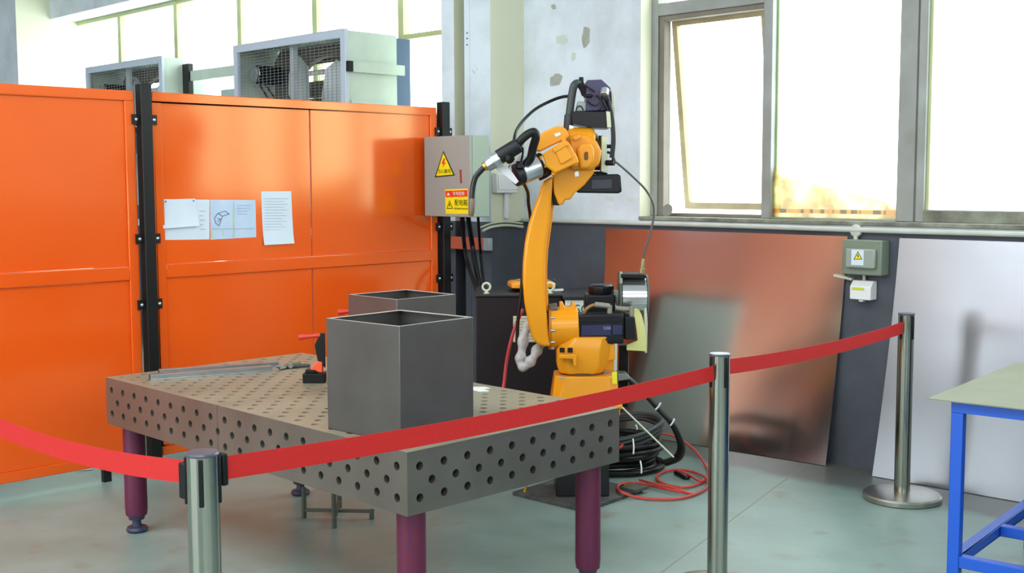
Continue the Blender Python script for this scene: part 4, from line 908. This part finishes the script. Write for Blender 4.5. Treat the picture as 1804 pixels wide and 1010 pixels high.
# torch
ax_lathe((915, 255, -.33), (873, 281, -.33), [(0, .030), (.04, .034), (.85, .034), (.93, .030), (1, .028)], 'torch_handle', mat('torch_black', (26, 29, 32), .45, spec=.35), bevel=.002)
b = MB(); b.cyl(P(893, 274, -.34), P(900, 283, -.36), .02, n=16); b.cyl(P(899, 280, -.36), P(892, 283, -.36), .014, n=14); b.build('torch_knob', blackp, rb)
ax_lathe((881, 276, -.33), (856, 293, -.33), [(0, .032), (.1, .036), (.5, .036), (.55, .033), (.9, .030), (1, .024)], 'torch_clamp', silver, bevel=.003, n=8)
ax_lathe((861, 289, -.33), (852, 296, -.33), [(0, .019), (.2, .021), (.45, .018), (.5, .021), (.9, .019), (1, .014)], 'torch_nut', brass, n=18)
b = MB(); b.tube([P(854, 294, -.33), P(846, 302, -.33), P(838, 312, -.33), (P(834, 325, -.33)), P(832, 340, -.33), P(831.5, 352, -.33)], .0125, 16, 6); b.build('torch_neck', mat('neck_black', (28, 32, 32), .25), rb)
ax_lathe((831.8, 350, -.33), (830, 381, -.33), [(0, .0125), (.06, .0145), (.85, .0135), (.98, .0105), (1, .006)], 'torch_nozzle', nozzle)
# hose from the torch over the wrist
def hosef(t_): return .0225
b = MB(); b.tube([P(911, 256, -.33), P(920, 245, -.34), P(931, 236, -.34), (P(941, 233, -.34)), P(944, 242, -.33), P(939, 260, -.30), P(935, 278, -.28), P(928, 287, -.27)], .019, 16, 7); b.build('torch_hose', rubber, rb)
b = MB(); b.tube([P(948, 312, -.10), P(958, 308, -.10), P(967, 302, -.10), P(975, 296, -.08)], .019, 14, 5); b.build('torch_hose', rubber, rb)
b = MB(); b.tube([P(903, 272, -.30), P(912, 262, -.31), P(920, 260, -.31), P(921, 270, -.3), P(918, 284, -.28), P(913, 291, -.27)], .0045, 8, 5); b.lathe(P(917, 290, -.27), UP, [(-.015, .02), (.015, .02)], 12); b.build('sensor_lead', cable, rb)
# big conduit up to the feeder
b = MB(); b.tube([P(1000, 238, .0), P(1001, 222, .0), P(1004, 195, .0), P(1008, 165, .0), P(1012, 150, .0), P(1019, 147, .02), P(1026, 154, .04), P(1031, 166, .06)], .0185, 16, 7); b.build('feeder_conduit', mat('grey_black_hose', (58, 62, 62), .45), rb)
ax_lathe((1000, 240, 0), (1003, 202, 0), [(0, .019), (.1, .023), (.95, .023), (1, .019)], 'conduit_sleeve', mat('sleeve_grey', (48, 52, 52), .5))
slab(((1003, 220), (1011, 222), (1009, 236), (1002, 236)), -.03, .02, 'hose_clamp', silver, bevel=.002)
# wire feeder
slab(((1008, 196), (1072, 197), (1074, 226), (1044, 225), (1008, 218)), -.04, .14, 'feeder_tray', mat('tray_black', (13, 13, 13), .3, spec=.3), bevel=.002)
wf = slab(((1034, 141), (1060, 140), (1076, 155), (1076, 194), (1032, 196)), -.02, .12, 'wire_feeder', feederc, bevel=.004)
slab(((1077, 160), (1082, 165), (1084, 200), (1078, 205)), -.02, .12, 'feeder_side_plate', cream, wf, .002)
slab(((1068, 196), (1075, 197), (1077, 224), (1070, 225)), -.05, -.04, 'tray_side', cream, wf, .001)
b = MB(); b.cyl(P(1024, 148, .02), P(1024, 136, .02), .011, n=16); b.build('feeder_knob', blackp, wf, .002)
b = MB(); b.cyl(P(1066, 158, -.03), P(1064, 168, -.05), .02, n=16); b.build('feeder_fitting', silver, wf, .002)
slab(((1018, 178), (1034, 180), (1034, 196), (1014, 196)), .0, .06, 'feeder_drive', mat('grey_drive', (150, 160, 158), .4, .3), wf, .003)
for pts in ([(1028, 172), (1036, 168), (1046, 169)], [(1034, 178), (1042, 184), (1050, 186), (1056, 180)], [(1050, 168), (1058, 176), (1060, 188), (1054, 194)], [(1014, 196), (1018, 188), (1024, 188), (1028, 195)], [(1020, 147), (1032, 152), (1048, 162)]):
    b = MB(); b.tube([P(u, v, -.04) for u, v in pts], .0035, 7, 5); b.build('feeder_lead', cable, wf)
b = MB(); b.cyl(P(1032, 169, -.05), P(1043, 169, -.05), .009, n=12); b.build('feeder_plug', blackp, wf)
for pts, r in (([(1064, 160), (1069, 170), (1073, 182), (1078, 200), (1081, 225), (1082, 250), (1080, 275), (1082, 285)], .008), ([(1062, 170), (1066, 185), (1073, 198), (1077, 215), (1079, 240), (1078, 262), (1076, 278)], .007), ([(1063, 162), (1065, 172), (1072, 178)], .012)):
    b = MB(); b.tube([P(u, v, -.04) for u, v in pts], r, 10, 6); b.build('control_cable', cable, rb)
b = MB(); b.cyl(P(1068, 287, -.03), P(1082, 287, -.05), .013, n=14); b.cyl(P(1069, 258, -.03), P(1077, 258, -.03), .009, n=12); b.tube([P(1070, 268, -.03), P(1078, 272, -.04), P(1083, 284, -.04)], .006, 8, 4); b.build('side_connectors', blackp, rb)
# gas / wire conduits
b = MB(); b.tube([P(1012, 169, .02), P(990, 171, .02), P(968, 179, .0), P(944, 192, -.05), P(925, 209, -.12), P(912, 226, -.2), P(907, 240, -.26), P(905, 256, -.3)], .0075, 10, 8); b.build('shielding_gas_cable', cable, rb)
b = MB(); b.tube([P(904, 290, -.22), P(914, 312, -.15), P(924, 326, -.08), P(930, 340, -.0), P(931, 358, .05), P(934, 380, .08), (P(936, 410, .10))], .008, 10, 7); b.build('arm_cable', cable, rb)
# clear wrapped bundle hanging below the arm
b = MB(); b.tube([P(932, 570, .14), P(924, 590, .12), P(919, 620, .10), P(917, 641, .08), P(926, 645, .06), P(938, 632, .06), P(948, 614, .08), P(958, 600, .1)], lambda s: .024 + .005 * math.sin(s * 40), 14, 8); b.build('wrapped_hose_bundle', plastwrap, rb)
b = MB(); b.tube([P(921, 470, .14), P(918, 520, .14), P(913, 560, .14), P(911, 600, .14), P(911, 640, .14)], .009, 10, 6); b.build('arm_cable', cable, rb)
# wire spool and guard at the right
sp_ = rcyl(1093, 523, .14, 1137, 523, .14, .10, 'wire_spool', mat('spool_foil', (205, 206, 206), .16, .9), n=48, bevel=.003)
b = MB(); b.lathe(P(1137, 523, .14), RH, [(0, .108), (.008, .108)], 40); b.lathe(P(1092, 523, .14), -RH, [(0, .108), (.006, .108)], 40); b.build('spool_flange', mat('spool_rim', (90, 96, 92), .5), sp_)
slab(((1094, 483), (1138, 484), (1139, 491), (1094, 490)), .05, .20, 'spool_handle', blackp, bevel=.004)
slab(((1092, 480), (1097, 480), (1097, 500), (1092, 500)), .06, .10, 'spool_bracket', mat('bracket_green', (150, 158, 140), .5), bevel=.002)
slab(((1139, 540), (1141, 570), (1140, 622), (1136, 622), (1135, 545)), .05, .22, 'spool_side_plate', cream, bevel=.001)
b = MB(); A_ = [P(u, v, dy) for u, v, dy in ((1112, 545, .04), (1118, 560, .02), (1121, 580, .01), (1123, 600, .0), (1122, 618, .0))]; B_ = [P(u, v, dy) for u, v, dy in ((1124, 543, .06), (1130, 555, .05), (1135, 575, .04), (1138, 596, .04), (1138, 619, .04))]
for i in range(4): b.quad(A_[i], A_[i + 1], B_[i + 1], B_[i])
b.quad(P(1104, 608, -.0), P(1123, 600, .0), P(1122, 618, .0), P(1104, 617, .0))
o = b.build('yellow_card', yellow_card, rb, angle=80); s_ = o.modifiers.new('solid', 'SOLIDIFY'); s_.thickness = .002
b = MB(); b.bar(P(1099, 607, .1), P(1099, 715, .12), .045, .05); b.build('cable_riser', blackp, rb)

# thin hose from the side connector down to the spool
ho = thing('wire_guide_hose', 'thin grey hose drooping from the robot elbow past the window to the wire spool', 'hose', P(1130, 480, .14))
b = MB(); pts = [(1083, 284, -.04), (1098, 296, -.02), (1120, 316, .02), (1138, 335, .06), (1149, 354, .08), (1152, 372, .1), (1150, 392, .11), (1144, 415, .12), (1137, 438, .13), (1133, 458, .14)]
b.tube([P(*q) for q in pts], .0055, 10, 7); b.build('hose', mat('olive_hose', (88, 92, 84), .4), ho)
ax_lathe((1133, 456, .14), (1130, 484, .14), [(0, .007), (.1, .009), (.6, .009), (.62, .014), (.95, .014), (1, .01)], 'brass_fitting', mat('dull_brass', (150, 140, 96), .4, .6), ho)

# pedestal and floor plate
t = thing('robot_pedestal', 'black steel pedestal under the yellow robot', 'pedestal', (ax.x, ax.y, 0))
b = MB(); b.box(-.125, .125, -.125, .125, .02, Z(723) - .001, MR); b.build('column', black, t, .004)
pcs = [onz(903, 873, .0), onz(1031, 904, .0), onz(1132, 868, .0)]; p4 = pcs[0] + pcs[2] - pcs[1]
b = MB(); b.prism([p + Vector((0, 0, .0)) for p in (pcs[0], pcs[1], pcs[2], p4)], (0, 0, .018)); b.build('floor_plate', mat('floor_plate_steel', (58, 60, 60), .6, .3, (92, 92, 88), 14), t, .002)
for (u, v) in ((926, 866), (1106, 862)):
    q = onz(u, v, .018); b = MB(); b.cyl((q.x, q.y, .018), (q.x, q.y, .05), .006, n=10); b.lathe((q.x, q.y, .018), UP, [(0, .018), (.003, .018), (.003, .011), (.014, .011)], 6); b.build('anchor_bolt', brass, t)
q = onz(1120, 862, .02)
b = MB(); b.box(q.x - .05, q.x + .05, q.y - .04, q.y + .05, .0185, .032); b.build('levelling_plate', mat('lev_plate', (88, 88, 84), .6, .3), t)

# ================================================================== CONTROLLER CABINET, POWER SOURCE
def PB(u, v, d): return P(u, v, d)
t = thing('controller_cabinet', 'black control cabinet with beige side vent standing behind the robot', 'cabinet', (0, 0, 0))
c0 = P(838, 519, CDY); c1 = P(990, 519, CDY); wz = c0.z
t.location = (c0.x, c0.y, 0)
MC = Matrix(((RH.x, FH.x, 0, c0.x), (RH.y, FH.y, 0, c0.y), (0, 0, 1, 0), (0, 0, 0, 1))); wc = (c1 - c0).dot(RH)
b = MB(); b.box(0, wc, 0, .50, .05, wz - .015, MC); b.build('body', cabinetm, t, .006)
b = MB(); b.box(-.006, wc + .006, -.008, .506, wz - .014, wz, MC); b.build('lid', cabtop, t, .004)
b = MB(); b.box(.02, wc - .02, .03, .47, 0, .05, MC); b.build('plinth', blackp, t)
v0 = P(904, 557, CDY); v1 = P(948, 603, CDY)
b = MB(); xa, xb = (v0 - c0).dot(RH), (v1 - c0).dot(RH)
b.box(xa, xb, -.008, -.001, v1.z, v0.z, MC)
k = 9
for i in range(k):
    z_ = v1.z + (v0.z - v1.z) * (i + .5) / k; b.box(xa + .003, xb - .003, -.014, -.008, z_ - .003, z_ + .004, MC)
b.build('vent_grille', vent, t, .001)
def eyebolt(u, v, d):
    q = P(u, v, d); b = MB(); q.z = wz; b.lathe(q, UP, [(0, .016), (.004, .016), (.006, .009), (.014, .009)], 14)
    cc = q + UP * .036; b.tube([cc + (RH * math.cos(a) + UP * math.sin(a)) * .021 for a in [i * 2 * PI / 16 for i in range(16)]], .0065, 8, 1, True)
    b.build('eyebolt', cream, t)
eyebolt(857, 515, CDY + .06); eyebolt(969, 515, CDY + .06)
# teach pendant on top
t = thing('teach_pendant', 'yellow and black robot teach pendant lying on the control cabinet', 'teach pendant', P(934, 505, CDY + .25))
M2 = MC @ Matrix.Translation(((P(934, 519, CDY) - c0).dot(RH) * 1.03, .24, wz + .0)) @ Matrix.Rotation(math.radians(8), 4, 'Z')
b = MB(); b.loft([[M2 @ Vector((x * s, y * s2, z)) for x, y in ((-.12, -.09), (-.09, -.11), (.09, -.11), (.12, -.09), (.12, .08), (.09, .1), (-.09, .1), (-.12, .08))] for z, s, s2 in ((.001, .8, .8), (.02, 1, 1))]); b.build('underside', blackp, t, .003)
b = MB(); b.loft([[M2 @ Vector((x * s, y * s2, z)) for x, y in ((-.12, -.09), (-.09, -.11), (.09, -.11), (.12, -.09), (.12, .08), (.09, .1), (-.09, .1), (-.12, .08))] for z, s, s2 in ((.021, 1.04, 1.04), (.045, 1.04, 1.04), (.055, .9, .9))]); b.build('case', yellow, t, .004)
b = MB(); b.box(-.075, .05, -.07, .07, .0555, .060, M2); b.build('screen', mat('screen_grey', (150, 142, 108), .4), t, .002)
# power source, white-fronted, beside it
t = thing('welding_power_source', 'welding machine with pale front and black lid, mostly hidden behind the robot shoulder', 'welding machine', (0, 0, 0))
s0 = P(996, 528, CDY - .04); s1 = P(1088, 528, CDY - .04); zz = s0.z + .01; ws = (s1 - s0).dot(RH)
MP = Matrix(((RH.x, FH.x, 0, s0.x), (RH.y, FH.y, 0, s0.y), (0, 0, 1, 0), (0, 0, 0, 1))); t.location = (s0.x, s0.y, 0)
b = MB(); b.box(0, ws, 0, .5, .021, zz - .012, MP); b.build('front_panel', mat('pale_mint_panel', (206, 220, 210), .45), t, .006)
b = MB(); b.box(-.015, ws + .005, -.015, .5, zz - .011, zz + .008, MP); b.build('lid', cabtop, t, .004)
b = MB(); b.box(.02, ws - .02, .03, .47, 0, .02, MP); b.build('plinth', blackp, t)
text('SO', 'machine_lettering', mat('teal_print', (36, 90, 84), .5), t, .07, s0 + RH * .095 + UP * -.055 - FH * .0012, RH, UP)
q = P(990, 514, CDY + .12); b = MB(); M3 = MC @ Matrix.Translation(((q - c0).dot(RH) - .02, .2, wz + .0005)) @ Matrix.Rotation(.3, 4, 'Z'); b.box(-.055, .03, -.012, .012, 0, .01, M3); b.box(-.03, .03, .018, .032, 0, .006, M3); tag(b.build('white_card', white), 'small white card lying on the black cabinet lid beside the robot arm', 'card')

# red hose hanging beside the cabinet
cab([P(921, 545, .3), P(908, 575, .3), P(899, 605, .3), P(892, 640, .3), P(888, 675, .28), P(884, 700, .25), P(884, 760, .25), P(888, 880 - 20, .2)], .0085, mat('crimson_hose', (176, 44, 50), .4), 'hanging_red_hose', 'thin crimson hose hanging in front of the black cabinet left of the robot arm', 'hose')

# ================================================================== CABLE COILS ON THE FLOOR
cc = onz(1122, 822, 0) 
coil = thing('cable_coil', 'thick coil of black cables tied with white zip ties on the floor behind the table', 'cable coil', (cc.x, cc.y, 0))
random.seed(11)
cen = Vector((cc.x - .10, cc.y + .10, 0))
def ring_pts(c, rx, ry, z, n=14, ph=0, wob=.01):
    return [c + RH * (rx * math.cos(2 * PI * k / n + ph)) + FH * (ry * math.sin(2 * PI * k / n + ph)) + UP * (z + random.uniform(-wob, wob)) for k in range(n)]
for k in range(9):
    b = MB(); rr = .22 + random.uniform(-.03, .05); z_ = .018 + (k // 2) * .032
    b.tube(ring_pts(cen + RH * random.uniform(-.015, .02), rr, rr * .9, z_, 14, random.random(), .004), .015, 10, 4, True); b.build('cable_turn', cable, coil)
for k in range(3):
    b = MB(); rr = .25; pts = ring_pts(cen + RH * .02, rr, rr * .85, .17 + k * .016, 14, .2 * k, .006)
    for i, q in enumerate(pts): q.z += .05 * math.sin((i / 14) * 2 * PI + 1 + .3 * k)
    b.tube(pts, .013, 10, 4, True); b.build('cable_turn', mat('grey_cable', (46, 52, 52), .4), coil)
# bundle coming down from the robot base into the coil
for k, (du, dd) in enumerate(((0, 0), (5, .02), (-4, .03), (3, -.03))):
    b = MB(); pts = [(1098, 662, .02), (1112, 670, .02), (1135, 692, .02), (1160, 720, .02), (1183, 745, .02), (1196, 770, .03), (1200, 790, .05), (1192, 806, .1), (1170, 815, .15)]
    b.tube([P(u + du * (i / 8), v + (k % 2) * 3, d_ + dd) for i, (u, v, d_) in enumerate(pts)], .011, 10, 5); b.build('cable_run', cable, coil)
def zip_tie(u0, v0, u1, v1, d_, r=.004):
    b = MB(); b.tube([P(u0, v0, d_), P((u0 + u1) / 2 + 1, (v0 + v1) / 2, d_ - .004), P(u1, v1, d_)], r, 6, 3); b.build('zip_tie', white, coil)
zip_tie(1155, 722, 1164, 710, -.035); zip_tie(1181, 750, 1188, 738, -.03); zip_tie(1128, 812, 1130, 834, -.13); zip_tie(1115, 773, 1116, 800, -.10); zip_tie(1120, 749, 1122, 757, .0)
# thin white rod leaning from the robot base to the coil
rod = cab([P(1090, 712, -.10), P(1187, 806, -.16)], .004, cream, 'welding_rod', 'thin pale rod slanting from the robot base down to the black cable coil', 'rod', sm=1)
# red air hose in loose loops
def F(u, v, z=.01): return onz(u, v, z)
hp = [F(1091, 790, .16), F(1110, 775, .17), F(1150, 764, .16), F(1190, 770, .12), F(1222, 792, .06), F(1244, 822, .01), F(1247, 838), F(1236, 850), F(1215, 858), F(1190, 858, .012), F(1168, 852), F(1157, 842), F(1168, 832), F(1195, 828, .014), F(1222, 832), F(1243, 842, .018), F(1247, 855, .014), F(1232, 868), F(1200, 878), F(1160, 880), F(1120, 876), F(1096, 868, .03), F(1088, 860, .03), F(1095, 853, .03), F(1118, 851), F(1150, 857, .012), F(1180, 863, .02), F(1214, 870)]
cab(hp, .0065, red_hose, 'red_air_hose', 'thin orange-red air hose lying in loose loops on the floor beside the robot', 'hose', sm=6, n=8)
cab([F(1127, 846), F(1150, 852, .03), F(1180, 858, .03), F(1205, 866, .02), F(1222, 871)], .006, red_hose, 'red_air_hose', 'short straight end of red hose lying across the loops on the floor', 'hose', sm=4)
cab([F(1193, 828, .03), F(1215, 838, .02), F(1232, 848, .02), F(1240, 846, .02)], .006, red_hose, 'red_air_hose', 'piece of red hose coming out from under the black cable coil', 'hose', sm=4)
cab([F(1190, 833, .01), F(1200, 838, .01), F(1208, 842, .01), F(1214, 840, .01)], .011, cable, 'cable_end', 'short black cable end poking out of the coil on the floor', 'cable', sm=4)

# ================================================================== BLUE WORKBENCH
t = thing('blue_workbench', 'blue square-tube workbench with bare sheet metal top at the right edge', 'workbench', (2.0, -1.4, 0))
A0 = Vector((1.548, -.909, 0)); e1v = Vector((math.cos(math.radians(6.3)), math.sin(math.radians(6.3)), 0)); e2v = Vector((e1v.y, -e1v.x, 0)); L1, L2 = 1.01, 1.3
MB_ = Matrix(((e1v.x, e2v.x, 0, A0.x), (e1v.y, e2v.y, 0, A0.y), (0, 0, -1, 0), (0, 0, 0, 1)))
MBt = Matrix(((e1v.x, e2v.x, 0, A0.x), (e1v.y, e2v.y, 0, A0.y), (0, 0, 1, 0), (0, 0, 0, 1)))
b = MB(); b.box(0, L1, 0, L2, .746, .750, MBt); b.build('sheet_top', topsheet, t)
ins = .09; lw = .04; xa_, xb_ = .03, L1 - .06; ya_, yb_ = .07, L2 - .1
for x in (xa_, xb_):
    for y in (ya_, yb_): b = MB(); b.box(x, x + lw, y, y + lw, 0, .705, MBt); b.build('leg', bluep, t, .003)
b = MB()
for y in (ya_, yb_): b.box(xa_, xb_ + lw, y, y + lw, .706, .745, MBt)
for x in (xa_, xb_): b.box(x, x + lw, ya_ + lw, yb_, .706, .745, MBt)
b.build('top_frame', bluep, t, .003)
zr = .17
b = MB(); 
for y in (ya_, yb_): b.box(xa_ + lw, xb_, y, y + lw, zr, zr + .04, MBt)
for x in (xa_, xb_, (xa_ + xb_) / 2): b.box(x + (.0 if x != xa_ else 0), x + lw, ya_ + lw, yb_, zr, zr + .04, MBt)
b.build('lower_rails', bluep, t, .003)
